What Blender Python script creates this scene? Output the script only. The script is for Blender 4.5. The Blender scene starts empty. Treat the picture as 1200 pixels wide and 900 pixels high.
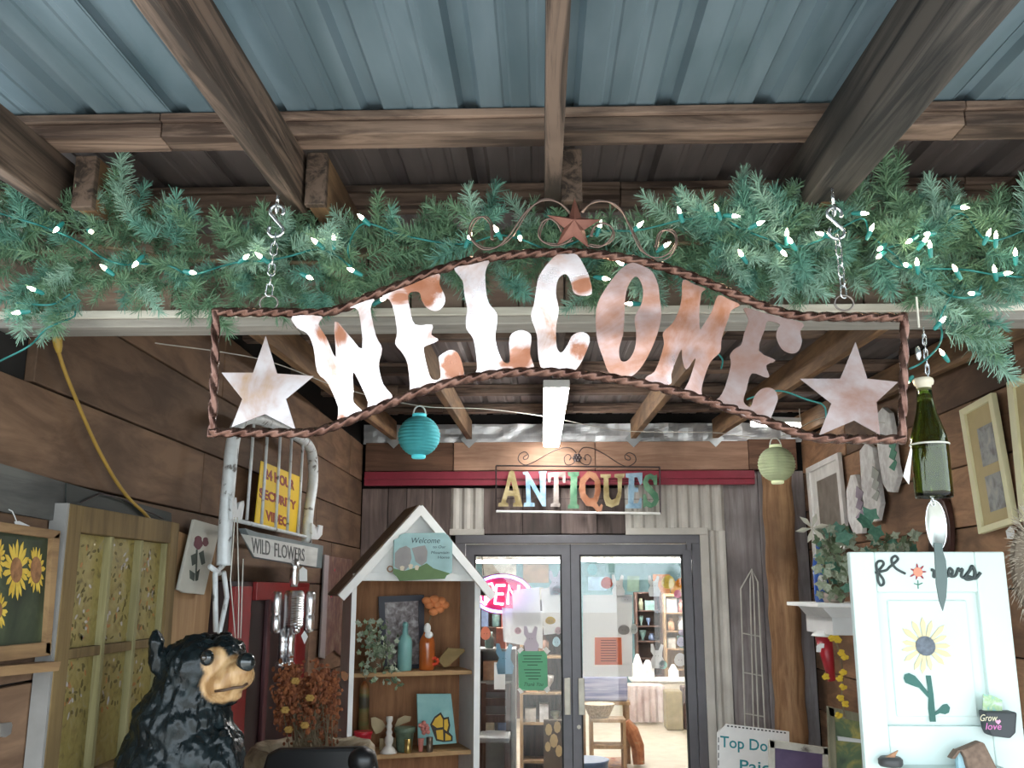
import bpy, bmesh, math, random
from mathutils import Vector, Matrix, noise
from mathutils.geometry import tessellate_polygon
random.seed(7)
scene = bpy.context.scene
COL = scene.collection
V = Vector

# ------------------------------------------------------------------ camera, sky, sun, exposure
EYE = V((0, 0, 1.77)); FPX = 1100.0
PITCH = math.atan(240 / FPX); YAW = math.atan(35 * math.cos(PITCH) / FPX)
cam_d = bpy.data.cameras.new('camera'); cam = bpy.data.objects.new('camera', cam_d); COL.objects.link(cam)
cam_d.sensor_width = 36; cam_d.lens = 36 * FPX / 1200; cam_d.clip_start = .05; cam_d.clip_end = 500
cam.location = EYE; cam.rotation_euler = (math.pi / 2 + PITCH, 0, YAW)
scene.camera = cam
FW = V((-math.sin(YAW) * math.cos(PITCH), math.cos(YAW) * math.cos(PITCH), math.sin(PITCH)))
RT = V((math.cos(YAW), math.sin(YAW), 0)); UP = RT.cross(FW)

world = bpy.data.worlds.new('sky'); scene.world = world; world.use_nodes = True
bg = world.node_tree.nodes['Background']
bg.inputs[0].default_value = (.80, .92, 1.0, 1); bg.inputs[1].default_value = 2.6
sun_d = bpy.data.lights.new('sun', 'SUN'); sun_d.energy = 4.0; sun_d.angle = .01; sun_d.color = (1, .95, .87)
sun = bpy.data.objects.new('sun', sun_d); COL.objects.link(sun); sun.rotation_euler = (math.radians(28), 0, math.radians(-50))
scene.view_settings.view_transform = 'Standard'; scene.view_settings.look = 'None'
scene.view_settings.gamma = 1; scene.view_settings.use_curve_mapping = False
scene.view_settings.exposure = 1.0

# ------------------------------------------------------------------ helpers
def ray(x, y): return FW + RT * ((x - 600) / FPX) - UP * ((y - 450) / FPX)
def at(x, y, Y): d = ray(x, y); return EYE + d * (Y / d.y)
class Pl:                                              # a real plane in the place: origin, normal towards the viewer
    def __init__(s, o, n): s.o = V(o); s.n = V(n).normalized()
    def p(s, x, y, off=0.0):
        d = ray(x, y); return EYE + d * ((s.o + s.n * off - EYE).dot(s.n) / d.dot(s.n))
def PY(Y): return Pl((0, Y, 0), (0, -1, 0))
def PX(X): return Pl((X, 0, 0), (1 if X < 0 else -1, 0, 0))
def PZ(Z): return Pl((0, 0, Z), (0, 0, 1))

def crop(ox, oy, s, pts): return [(ox + x / s, oy + y / s) for x, y in pts]

class MB:
    def __init__(s): s.v = []; s.f = []
    def add(s, vs, fs):
        b = len(s.v); s.v += [V(p) for p in vs]; s.f += [tuple(b + i for i in f) for f in fs]; return s
    def obox(s, c, a, b, d):                            # centre and three half axes
        c, a, b, d = V(c), V(a), V(b), V(d)
        vs = [c + a * i + b * j + d * k for i in (-1, 1) for j in (-1, 1) for k in (-1, 1)]
        fs = [(0, 1, 3, 2), (4, 6, 7, 5), (0, 4, 5, 1), (2, 3, 7, 6), (0, 2, 6, 4), (1, 5, 7, 3)]
        if a.cross(b).dot(d) < 0: fs = [f[::-1] for f in fs]
        return s.add(vs, fs)
    def box(s, x0, x1, y0, y1, z0, z1):
        return s.obox(((x0 + x1) / 2, (y0 + y1) / 2, (z0 + z1) / 2), (abs(x1 - x0) / 2, 0, 0), (0, abs(y1 - y0) / 2, 0), (0, 0, abs(z1 - z0) / 2))
    def bar(s, a, b, w, h, up=(0, 0, 1)):               # a board from a to b, width w, height h
        a, b = V(a), V(b); d = b - a; t = d.normalized(); up = V(up)
        sd = t.cross(up).normalized(); u = sd.cross(t)
        return s.obox((a + b) / 2, d / 2, sd * w / 2, u * h / 2)
    def tube(s, pts, r, n=8, closed=False, prof=None):
        pts = [V(p) for p in pts]; m = len(pts); rs = r if isinstance(r, (list, tuple)) else [r] * m
        if m < 2: return s
        t0 = (pts[1] - pts[0]).normalized(); nn = t0.orthogonal().normalized(); vs = []
        for i, p in enumerate(pts):
            q0 = pts[(i - 1) % m] if closed or i else pts[0]; q1 = pts[(i + 1) % m] if closed or i < m - 1 else pts[-1]
            t = (q1 - q0)
            t = t.normalized() if t.length > 1e-9 else t0
            nn = nn - t * nn.dot(t)
            nn = nn.normalized() if nn.length > 1e-6 else t.orthogonal().normalized()
            b = t.cross(nn)
            for k in range(n):
                a = 2 * math.pi * k / n; rr = rs[i] * (prof(i, a) if prof else 1)
                vs.append(p + nn * math.cos(a) * rr + b * math.sin(a) * rr)
        fs = []
        for i in range(m if closed else m - 1):
            j = (i + 1) % m
            for k in range(n): fs.append((i * n + k, i * n + (k + 1) % n, j * n + (k + 1) % n, j * n + k))
        if not closed: fs += [tuple(range(n))[::-1], tuple((m - 1) * n + k for k in range(n))]
        return s.add(vs, fs)
    def lathe(s, prof, c, n=20, ax=(0, 0, 1)):          # prof [(r, h)] from bottom to top
        c = V(c); ax = V(ax).normalized(); a = ax.orthogonal().normalized(); b = ax.cross(a); vs = []; fs = []
        for r, h in prof:
            for k in range(n):
                t = 2 * math.pi * k / n; vs.append(c + ax * h + (a * math.cos(t) + b * math.sin(t)) * max(r, 1e-4))
        for i in range(len(prof) - 1):
            for k in range(n): fs.append((i * n + k, i * n + (k + 1) % n, (i + 1) * n + (k + 1) % n, (i + 1) * n + k))
        fs += [tuple(range(n))[::-1], tuple((len(prof) - 1) * n + k for k in range(n))]
        return s.add(vs, fs)
    def ball(s, c, r, n=12, m=8):
        c = V(c); r = (r, r, r) if not isinstance(r, (tuple, list)) else r
        vs = [c + V((0, 0, -r[2]))]; fs = []
        for i in range(1, m):
            t = math.pi * i / m - math.pi / 2
            for k in range(n):
                a = 2 * math.pi * k / n; vs.append(c + V((r[0] * math.cos(t) * math.cos(a), r[1] * math.cos(t) * math.sin(a), r[2] * math.sin(t))))
        vs.append(c + V((0, 0, r[2]))); L = len(vs) - 1
        for k in range(n):
            fs.append((0, 1 + (k + 1) % n, 1 + k)); fs.append((L, L - n + k, L - n + (k + 1) % n))
        for i in range(m - 2):
            for k in range(n): fs.append((1 + i * n + k, 1 + i * n + (k + 1) % n, 1 + (i + 1) * n + (k + 1) % n, 1 + (i + 1) * n + k))
        return s.add(vs, fs)
    def prism(s, out, th, holes=()):                    # outline (3-D points), th = thickness vector from front to back
        th = V(th); loops = [[V(p) for p in out]] + [[V(p) for p in h] for h in holes]
        tris = tessellate_polygon(loops); flat = [p for l in loops for p in l]; n = len(flat)
        nrm = V((0, 0, 0))
        fs = []
        for t in tris:
            a, b, c = (flat[i] for i in t)
            if (b - a).cross(c - a).dot(th) > 0: t = t[::-1]
            fs.append(tuple(t)); fs.append(tuple(i + n for i in t[::-1]))
        b0 = 0
        for li, l in enumerate(loops):
            m = len(l); ar = V((0, 0, 0))
            for i in range(m): ar += l[i].cross(l[(i + 1) % m])
            flip = (ar.dot(th) > 0) != (li > 0)
            for i in range(m):
                j = (i + 1) % m; f = (b0 + j, b0 + i, b0 + i + n, b0 + j + n)
                fs.append(f[::-1] if flip else f)
            b0 += m
        return s.add(flat + [p + th for p in flat], fs)
    def pp(s, pl, pts, th, holes=(), lift=0.0):         # photo outline on a real plane, slab of thickness th standing on it
        return s.prism([pl.p(x, y, lift) + pl.n * th for x, y in pts], -pl.n * th, [[pl.p(x, y, lift) + pl.n * th for x, y in h] for h in holes])
    def disc(s, c, n, r, th, k=16, sq=1.0, up=(0, 0, 1)):
        n = V(n).normalized(); u = V(up).cross(n)
        u = u.normalized() if u.length > 1e-5 else n.orthogonal().normalized()
        w = n.cross(u); c = V(c)
        return s.prism([c + n * th + (u * math.cos(2 * math.pi * i / k) + w * math.sin(2 * math.pi * i / k) * sq) * r for i in range(k)], -n * th)
    def xf(s, fn): s.v = [V(fn(p)) for p in s.v]; return s

WL = {}
def setp(o, label=None, cat=None, group=None, kind=None):
    if label: o['label'] = label
    if cat: o['category'] = cat
    if group: o['group'] = group
    if kind: o['kind'] = kind
    return o
def T(name, label, cat, loc=(0, 0, 0), group=None, kind=None):
    o = bpy.data.objects.new(name, None); o.empty_display_size = .05; COL.objects.link(o)
    o.location = V(loc); WL[o.name] = V(loc); return setp(o, label, cat, group, kind)
def S(name, loc=(0, 0, 0)): return T(name, None, None, loc, None, 'structure')
def mesh_of(name, mb, mat, smooth=False, w=V((0, 0, 0))):
    me = bpy.data.meshes.new(name); me.from_pydata([p - w for p in mb.v], [], mb.f); me.validate()
    if smooth: me.polygons.foreach_set('use_smooth', [True] * len(me.polygons))
    me.materials.append(mat); me.update(); return me
def obj(name, mb, mat, parent=None, smooth=False, bevel=0, base=None, label=None, kind=None):
    w = WL[parent.name] if parent else V(base) if base is not None else (
        V((sum(p.x for p in mb.v) / len(mb.v), sum(p.y for p in mb.v) / len(mb.v), min(p.z for p in mb.v))))
    me = mesh_of(name, mb, mat, smooth, w)
    o = bpy.data.objects.new(name, me); COL.objects.link(o); WL[o.name] = V(w)
    if parent: o.parent = parent
    else: o.location = w
    if bevel:
        b = o.modifiers.new('bevel', 'BEVEL'); b.width = bevel; b.segments = 2; b.limit_method = 'ANGLE'
    if label: o['label'] = label
    if kind: o['kind'] = kind
    return o
def thing(name, mb, mat, label, cat, group=None, **k): return setp(obj(name, mb, mat, **k), label, cat, group)
def struct(name, mb, mat, **k): return setp(obj(name, mb, mat, **k), kind='structure')

# every lettering shape is made once, while the scene is still empty
TXT = {}
for s_, b_ in (('24 HOUR', .04), ('SECURITY', .04), ('VIDEO', .04), ('WILD', 0.0), ('FLOWERS', 0.0), ('Welcome', 0.0), ('to Our', 0.0), ('Mountain', 0.0), ('Home', 0.0), ('Top Dollar', .01), ('Paid', .01), ('Grow', 0.0), ('love', 0.0), ('Thank You', 0.0)):
    cu = bpy.data.curves.new('t', 'FONT'); cu.body = s_; cu.size = 1; cu.extrude = .5; cu.resolution_u = 3; cu.offset = b_
    o_ = bpy.data.objects.new('t', cu); COL.objects.link(o_); TXT[(s_, b_)] = o_
dg_ = bpy.context.evaluated_depsgraph_get()
for k_, o_ in list(TXT.items()):
    TXT[k_] = bpy.data.meshes.new_from_object(o_.evaluated_get(dg_)); cu = o_.data
    bpy.data.objects.remove(o_); bpy.data.curves.remove(cu)
def text(name, s, pl, px, py, h_px, w_px, mat, parent, th=.002, lift=0.0, slant=0.0, dy=0.0, label=None, bold=0.0):
    """lettering s on plane pl: baseline starts at photo point (px,py), cap height h_px, run w_px; dy = baseline drop over the run"""
    me = TXT[(s, bold)]
    x0 = min(v.co.x for v in me.vertices); x1 = max(v.co.x for v in me.vertices)
    o3 = pl.p(px, py, lift); U = pl.p(px + w_px, py + dy, lift) - o3; W = pl.p(px, py - h_px, lift) - o3
    mb = MB()
    mb.add([o3 + U * ((v.co.x - x0) / (x1 - x0) + slant * v.co.y) + W * (v.co.y / .70) + pl.n * (th * (v.co.z + .5)) for v in me.vertices],
           [tuple(p.vertices) for p in me.polygons])
    return obj(name, mb, mat, parent, label=label)

def spline(pts, k=6, closed=False):
    pts = [V(p) if len(p) == 3 else V((p[0], p[1], 0)) for p in pts]; n = len(pts); out = []
    for i in range(n if closed else n - 1):
        g = (lambda j: pts[j % n]) if closed else (lambda j: pts[max(0, min(n - 1, j))])
        p0, p1, p2, p3 = g(i - 1), g(i), g(i + 1), g(i + 2)
        for j in range(k):
            t = j / k
            out.append(.5 * ((2 * p1) + (p2 - p0) * t + (2 * p0 - 5 * p1 + 4 * p2 - p3) * t * t + (3 * p1 - p0 - 3 * p2 + p3) * t ** 3))
    if not closed: out.append(pts[-1])
    return out
def pxcurve(pl, pts, k=6, lift=0.0): return [pl.p(q.x, q.y, lift) for q in spline(pts, k)]

# ------------------------------------------------------------------ materials
def nt(name):
    m = bpy.data.materials.new(name); m.use_nodes = True; t = m.node_tree; b = t.nodes['Principled BSDF']; return m, t, b
def c4(c): return (c[0], c[1], c[2], 1)
def plain(name, c, rough=.6, metal=0, emit=0, vary=.12, scale=12, coat=0, trans=0, bump=0, alpha=1):
    m, t, b = nt(name); L = t.links.new
    b.inputs['Roughness'].default_value = rough; b.inputs['Metallic'].default_value = metal
    b.inputs['Coat Weight'].default_value = coat; b.inputs['Transmission Weight'].default_value = trans
    tc = t.nodes.new('ShaderNodeTexCoord'); n = t.nodes.new('ShaderNodeTexNoise'); n.inputs['Scale'].default_value = scale; n.inputs['Detail'].default_value = 5
    L(tc.outputs['Object'], n.inputs['Vector'])
    r = t.nodes.new('ShaderNodeValToRGB'); L(n.outputs['Fac'], r.inputs[0])
    r.color_ramp.elements[0].position = .3; r.color_ramp.elements[1].position = .7
    r.color_ramp.elements[0].color = c4([x * (1 - vary) for x in c]); r.color_ramp.elements[1].color = c4([min(1, x * (1 + vary)) for x in c])
    L(r.outputs[0], b.inputs['Base Color'])
    if emit: L(r.outputs[0], b.inputs['Emission Color']); b.inputs['Emission Strength'].default_value = emit
    if bump:
        bp = t.nodes.new('ShaderNodeBump'); bp.inputs['Strength'].default_value = bump; bp.inputs['Distance'].default_value = .01
        L(n.outputs['Fac'], bp.inputs['Height']); L(bp.outputs[0], b.inputs['Normal'])
    return m
def wood(name, c1, c2, axis='X', rough=.75, scale=9, spread=.45, stain=None, bump=.35, grain=.09, sharp=.12):
    """grain along axis; every board differs by the object's own random value"""
    m, t, b = nt(name); L = t.links.new; N = t.nodes.new
    b.inputs['Roughness'].default_value = rough
    tc = N('ShaderNodeTexCoord'); oi = N('ShaderNodeObjectInfo'); ad = N('ShaderNodeVectorMath'); ad.operation = 'ADD'
    sc = N('ShaderNodeVectorMath'); sc.operation = 'SCALE'; cb = N('ShaderNodeCombineXYZ')
    for i in range(3): L(oi.outputs['Random'], cb.inputs[i])
    L(cb.outputs[0], sc.inputs[0]); sc.inputs['Scale'].default_value = 37
    L(tc.outputs['Object'], ad.inputs[0]); L(sc.outputs[0], ad.inputs[1])
    mp = N('ShaderNodeMapping'); L(ad.outputs[0], mp.inputs[0])
    v = [1, 1, 1]; v['XYZ'.index(axis)] = grain; mp.inputs['Scale'].default_value = v
    n = N('ShaderNodeTexNoise'); n.inputs['Scale'].default_value = scale * 2.2; n.inputs['Detail'].default_value = 8; n.inputs['Roughness'].default_value = .65; n.inputs['Distortion'].default_value = .6
    L(mp.outputs[0], n.inputs['Vector'])
    n2 = N('ShaderNodeTexNoise'); n2.inputs['Scale'].default_value = 2.2; n2.inputs['Detail'].default_value = 4; L(ad.outputs[0], n2.inputs['Vector'])
    r = N('ShaderNodeValToRGB'); L(n.outputs['Fac'], r.inputs[0]); e = r.color_ramp.elements
    e[0].position = .5 - sharp; e[1].position = .5 + sharp; e[0].color = c4(c1); e[1].color = c4(c2)
    mx = N('ShaderNodeMix'); mx.data_type = 'RGBA'; mx.blend_type = 'MIX'
    r2 = N('ShaderNodeValToRGB'); L(n2.outputs['Fac'], r2.inputs[0]); r2.color_ramp.elements[0].position = .48; r2.color_ramp.elements[1].position = .72
    r2.color_ramp.elements[0].color = (0, 0, 0, 1); r2.color_ramp.elements[1].color = (.75, .75, .75, 1)
    L(r2.outputs[0], mx.inputs[0]); L(r.outputs[0], mx.inputs[6]); mx.inputs[7].default_value = c4(stain or [x * .55 for x in c1])
    hs = N('ShaderNodeHueSaturation'); L(mx.outputs[2], hs.inputs['Color'])
    mr = N('ShaderNodeMapRange'); L(oi.outputs['Random'], mr.inputs[0]); mr.inputs[3].default_value = 1 - spread; mr.inputs[4].default_value = 1 + spread
    L(mr.outputs[0], hs.inputs['Value']); L(hs.outputs[0], b.inputs['Base Color'])
    bp = N('ShaderNodeBump'); bp.inputs['Strength'].default_value = bump; bp.inputs['Distance'].default_value = .004
    L(n.outputs['Fac'], bp.inputs['Height']); L(bp.outputs[0], b.inputs['Normal'])
    return m
def mixmat(name, cols, scale=6, rough=.5, metal=0, detail=6, dist=.5, bump=0.0, stretch=(1, 1, 1), rough2=None, coat=0):
    """colours [(position, rgb)] over noise; optional roughness range"""
    m, t, b = nt(name); L = t.links.new; N = t.nodes.new
    tc = N('ShaderNodeTexCoord'); mp = N('ShaderNodeMapping'); mp.inputs['Scale'].default_value = stretch; L(tc.outputs['Object'], mp.inputs[0])
    n = N('ShaderNodeTexNoise'); n.inputs['Scale'].default_value = scale; n.inputs['Detail'].default_value = detail; n.inputs['Distortion'].default_value = dist; L(mp.outputs[0], n.inputs['Vector'])
    r = N('ShaderNodeValToRGB'); L(n.outputs['Fac'], r.inputs[0]); e = r.color_ramp.elements
    while len(e) < len(cols): e.new(.5)
    for i, (p, c) in enumerate(cols): e[i].position = p; e[i].color = c4(c)
    L(r.outputs[0], b.inputs['Base Color']); b.inputs['Metallic'].default_value = metal; b.inputs['Roughness'].default_value = rough; b.inputs['Coat Weight'].default_value = coat
    if rough2 is not None:
        mr = N('ShaderNodeMapRange'); mr.inputs[1].default_value = .35; mr.inputs[2].default_value = .65; mr.inputs[3].default_value = rough; mr.inputs[4].default_value = rough2
        L(n.outputs['Fac'], mr.inputs[0]); L(mr.outputs[0], b.inputs['Roughness'])
    if bump:
        bp = N('ShaderNodeBump'); bp.inputs['Strength'].default_value = bump; bp.inputs['Distance'].default_value = .01; L(n.outputs['Fac'], bp.inputs['Height']); L(bp.outputs[0], b.inputs['Normal'])
    return m
def glass(name, c=(1, 1, 1), rough=0.0, ior=1.45):
    m, t, b = nt(name); b.inputs['Base Color'].default_value = c4(c); b.inputs['Transmission Weight'].default_value = 1; b.inputs['Roughness'].default_value = rough; b.inputs['IOR'].default_value = ior
    return m

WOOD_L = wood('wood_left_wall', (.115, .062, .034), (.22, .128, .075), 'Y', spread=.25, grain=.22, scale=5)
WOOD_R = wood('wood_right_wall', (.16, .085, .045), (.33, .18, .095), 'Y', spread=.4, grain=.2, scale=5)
WOOD_BACK = wood('wood_back_boards', (.10, .075, .068), (.20, .15, .135), 'Z')
WOOD_GREY = wood('wood_weathered', (.22, .19, .19), (.36, .33, .33), 'Z', spread=.15)
WOOD_HEAD = wood('wood_header', (.34, .19, .125), (.52, .32, .22), 'X', spread=.2)
WOOD_RAFT = wood('wood_rafter', (.030, .019, .013), (.15, .10, .073), 'Y', spread=.2, grain=.04, scale=13, sharp=.07)
WOOD_RAFT_W = wood('wood_rafter_warm', (.17, .095, .048), (.33, .195, .098), 'Y', spread=.15, sharp=.1)
WOOD_DARK = wood('wood_black_stained', (.005, .004, .004), (.075, .062, .052), 'Y', spread=.05, stain=(.003, .003, .003), grain=.03, scale=11, sharp=.10)
WOOD_PURL = wood('wood_purlin', (.075, .045, .033), (.29, .195, .145), 'X', sharp=.08, spread=.2, stain=(.03, .024, .02))
WOOD_BEAM = wood('wood_beam_block', (.20, .13, .10), (.36, .26, .20), 'X', spread=.35)
WOOD_PALE = wood('wood_pale_strip', (.55, .50, .42), (.75, .71, .62), 'X', spread=.1, stain=(.4, .35, .29))
WOOD_ASH = wood('wood_grey_ledge', (.22, .20, .18), (.36, .33, .29), 'X', spread=.15)
LOG = wood('wood_log', (.20, .10, .045), (.40, .235, .12), 'Z', spread=.05)
WOOD_HEAD2 = wood('wood_header_dark', (.13, .065, .04), (.27, .14, .085), 'X', spread=.2)
# ------------------------------------------------------------------ the setting
YB = 7.1; XL = -1.36; XR = 1.97; YBEAM = 2.3
def ZR(Y): return 1.77 + .92 + .04 * (Y - 2.3)          # underside of the rafters
CONC = mixmat('concrete', [(.3, (.45, .43, .40)), (.7, (.58, .56, .52))], 5, .9)
GRAVEL = mixmat('gravel', [(.3, (.28, .27, .25)), (.7, (.40, .385, .355))], 9, .95)
struct('ground', MB().box(-40, 40, -60, 2, -.12, -.02), GRAVEL)
struct('floor', MB().box(-3, 3.2, .2, YB, -.1, 0), CONC)

def plank_wall(name, X, side, mat, rows, ymin, ymax, seed):
    rnd = random.Random(seed); w = S(name, (X, (ymin + ymax) / 2, 0))
    obj('backing', MB().box(X - side * .032, X - side * .08, ymin, ymax + .3, 2.42, 3.15).box(X - side * .032, X - side * .08, 2.12, ymax + .3, 0, 2.42), BACKING, w)
    for z0, z1 in rows:
        y0_ = ymin if z1 > 2.42 else 2.12
        y = y0_ - rnd.uniform(0, .8)
        while y < ymax:
            ln = rnd.uniform(.9, 2.3); a = max(y0_, y); b = min(ymax, y + ln)
            if b - a > .06:
                o = rnd.uniform(-.004, .004)
                obj('plank', MB().box(X + o - side * .03, X + o, a + .003, b - .003, z0 + .003, z1 - .004), mat, w, bevel=.003)
            y += ln
    return w
BACKING = plain('dark_backing', (.012, .010, .009), .95)
rows = []; z = 2.568
rows.append((2.568, 2.85)); 
for zz in (2.311, 2.064, 1.80, 1.53, 1.26, .99, .72, .45, .20, 0.0):
    rows.append((zz, z)); z = zz
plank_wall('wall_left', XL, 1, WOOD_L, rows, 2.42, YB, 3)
rows = []; z = 2.612; rows.append((2.612, 2.87))
for zz in (2.33, 2.05, 1.77, 1.49, 1.21, .93, .65, .37, .1, 0.0):
    rows.append((zz, z)); z = zz
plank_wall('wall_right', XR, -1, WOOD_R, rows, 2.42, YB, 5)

# back wall: a dark sheet with an opening for the doors, boards, ribbed metal, header, red channel
wb = S('wall_back', (0, YB, 0))
DX0 = at(533, 690, YB).x; DX1 = at(822, 690, YB).x; DZ = at(640, 627, YB).z
bk = MB(); bk.box(XL - .1, DX0, YB + .05, YB + .09, 0, 3.2); bk.box(DX1, XR + .1, YB + .05, YB + .09, 0, 3.2); bk.box(DX0, DX1, YB + .05, YB + .09, DZ, 3.2)
obj('backing', bk, BACKING, wb)
def X7(px): return at(px, 690, YB).x
def Z7(py): return at(640, py, YB).z
rnd = random.Random(2)
def vboards(x0, x1, z0, z1, mat, w):
    x = x0
    while x < x1 - .01:
        e = min(x1, x + w * rnd.uniform(.8, 1.2))
        if x1 - e < .03: e = x1
        obj('board', MB().box(x + .002, e - .002, YB + rnd.uniform(0, .008), YB + .05, z0, z1), mat, wb, bevel=.003); x = e
vboards(XL, X7(527), 0, Z7(572), WOOD_BACK, .17)
vboards(X7(566), X7(735), DZ + .01, Z7(572), WOOD_BACK, .28)
vboards(X7(853), XR, 0, Z7(553), WOOD_GREY, .22)
RIBM = mixmat('ribbed_siding', [(.3, (.44, .42, .38)), (.7, (.58, .56, .51))], 4, .6)
def ribbed(x0, x1, z0, z1):
    mb = MB(); out = []; x = x0; k = 0
    while x < x1: out.append((x, YB - (.018 if k % 4 in (1, 2) else 0))); x += .021; k += 1
    out.append((x1, YB)); vs = []; n = len(out)
    for z in (z0, z1): vs += [(a, b, z) for a, b in out]
    mb.add(vs, [(i, i + 1, n + i + 1, n + i) for i in range(n - 1)])
    mb.box(x0, x1, YB + .004, YB + .045, z0, z1)
    obj('siding_panel', mb, RIBM, wb)
ribbed(X7(527), X7(566), Z7(622), Z7(572)); ribbed(X7(735), X7(853), DZ + .03, Z7(569)); ribbed(X7(832), X7(853), 0, DZ + .03)
obj('siding_foot', MB().box(X7(526), X7(567), YB - .02, YB + .02, Z7(627), Z7(620)), RIBM, wb, bevel=.003)
obj('door_casing', MB().box(X7(735), X7(832), YB - .03, YB + .03, Z7(627), Z7(619)), RIBM, wb, bevel=.003)
obj('door_casing', MB().box(X7(822), X7(832), YB - .03, YB + .03, 0, Z7(627)), RIBM, wb, bevel=.003)
for a, b in ((424, 530), (530, 700), (700, 884), (884, 942)):
    obj('header_board', MB().box(X7(a) + .002, X7(b) - .002, YB - .05 + (.008 if a == 424 else 0), YB + .02, Z7(552), Z7(519 if a < 880 else 517)), WOOD_HEAD if 424 < a < 884 else WOOD_HEAD2, wb, bevel=.004)
RED = plain('red_channel', (.30, .03, .055), .45)
obj('red_channel', MB().box(X7(424), X7(890), YB - .045, YB + .02, Z7(569), Z7(553)).box(X7(424), X7(890), YB - .06, YB + .02, Z7(562), Z7(560)), RED, wb)
# crinkled foil insulation above the header
FOIL = mixmat('foil', [(.3, (.62, .65, .68)), (.7, (.88, .89, .9))], 10, .4, .45, bump=.4)
fo = MB(); nx, nz = 90, 8; x0, x1, z0, z1 = XL, XR, Z7(520), Z7(497)
for j in range(nz + 1):
    for i in range(nx + 1):
        p = V((x0 + (x1 - x0) * i / nx, YB - .01, z0 + (z1 - z0) * j / nz)); p.y += .035 * noise.noise(V((p.x * 9, p.z * 12, 3))) ; fo.v.append(p)
fo.f = [(j * (nx + 1) + i, j * (nx + 1) + i + 1, (j + 1) * (nx + 1) + i + 1, (j + 1) * (nx + 1) + i) for j in range(nz) for i in range(nx)]
obj('foil_insulation', fo, FOIL, wb)

# roof: rafters, purlins and ribbed metal sheets
roof = S('ceiling', (0, 3, 2.9))
def rafter(x, y0, y1, w, mat, h=.14, dz=0):
    def r(y, o): return V((x, y, ZR(y) + o + dz))
    obj('rafter', MB().bar(r(y0, h / 2), r(y1, h / 2), w, h), mat, roof, bevel=.003)
for x, w, m in ((-1.80, .04, WOOD_RAFT), (-1.2, .04, WOOD_RAFT), (-.60, .042, WOOD_RAFT), (.032, .038, WOOD_RAFT), (.69, .10, WOOD_DARK), (1.27, .04, WOOD_RAFT), (1.86, .04, WOOD_RAFT)):
    rafter(x, -.2, 2.42, w, m)
for x in (-1.12, -.545, .078, .70, 1.315, 1.90):
    rafter(x, 2.14, 7.04, .042, WOOD_RAFT_W if x != .078 else WOOD_RAFT)
for x in (-1.12, -.545, .078, 1.315): obj('end_block', MB().box(x - .026, x + .026, 2.115, 2.139, ZR(2.12) - .002, ZR(2.12) + .135), WOOD_RAFT, roof, bevel=.003)
HANG = plain('galvanised_hanger', (.62, .66, .68), .35, .8, vary=.1)
for x in (-1.12, -.545, .078, .70, 1.315):
    c = V((x, YB - .06, ZR(7) + .0)); d = .066
    obj('hanger_plate', MB().prism([c + V((0, 0, -d)), c + V((d, 0, 0)), c + V((0, 0, d)), c + V((-d, 0, 0))], (0, .008, 0)), HANG, roof)
for i, y in enumerate((.15, .78, 1.36, 2.03, 2.49, 3.1, 3.65, 4.2, 5.06, 5.78, 6.56)):
    zb = ZR(y) + .142
    for a, b in ((-2.7, -.9), (-.9, .03), (.03, .99), (.99, 2.9)):
        a2, b2 = (a, b) if i % 2 else (a + .2 * (a > -2), b + .2 * (b < 2))
        obj('purlin', MB().box(a2 + .001, b2 - .001, y, y + .08, zb, zb + .036), WOOD_PURL, roof, bevel=.003)
        obj('batten', MB().box(a2 + .001, b2 - .001, y - .012, y + .07, zb + .036, zb + .055), WOOD_PURL, roof, bevel=.002)
TIN = mixmat('galvanised_roof', [(.3, (.115, .175, .21)), (.7, (.205, .275, .32))], 3.5, .5, .35, stretch=(3, .6, 1), rough2=.65)
TIN2 = mixmat('rear_brown_roof', [(.3, (.13, .11, .105)), (.7, (.22, .185, .18))], 3.5, .6, .3, stretch=(3, .6, 1))  # rear sheets, browner and darker than the front ones
def tin(x0, x1, y0, y1, mat, zo=0.0):
    prof = []; x = x0
    for k in range(int(round((x1 - x0) / .23))):
        b = x0 + k * .23
        prof += [(b, 0), (b + .012, .02), (b + .042, .02), (b + .054, 0), (b + .105, 0), (b + .110, .003), (b + .122, .003), (b + .127, 0), (b + .167, 0), (b + .172, .003), (b + .184, .003), (b + .189, 0)]
    prof.append((x1, 0)); n = len(prof); mb = MB()
    for y in (y0, y1): mb.v += [V((x, y, ZR(y) + .2 + h + zo)) for x, h in prof]
    for y in (y0, y1): mb.v += [V((x, y, ZR(y) + .206 + h + zo)) for x, h in prof]
    for b, fl in ((0, 1), (2 * n, 0)):
        for i in range(n - 1):
            f = (b + i, b + i + 1, b + n + i + 1, b + n + i); mb.f.append(f[::-1] if fl else f)
    obj('roof_sheet', mb, mat, roof)
for k in range(6):
    x = -2.72 + .92 * k
    tin(x, x + .925, -.25, 2.12, TIN, .002 * (k % 2)); tin(x, x + .925, 2.04, 7.2, TIN2, .004 + .002 * (k % 2))

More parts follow.
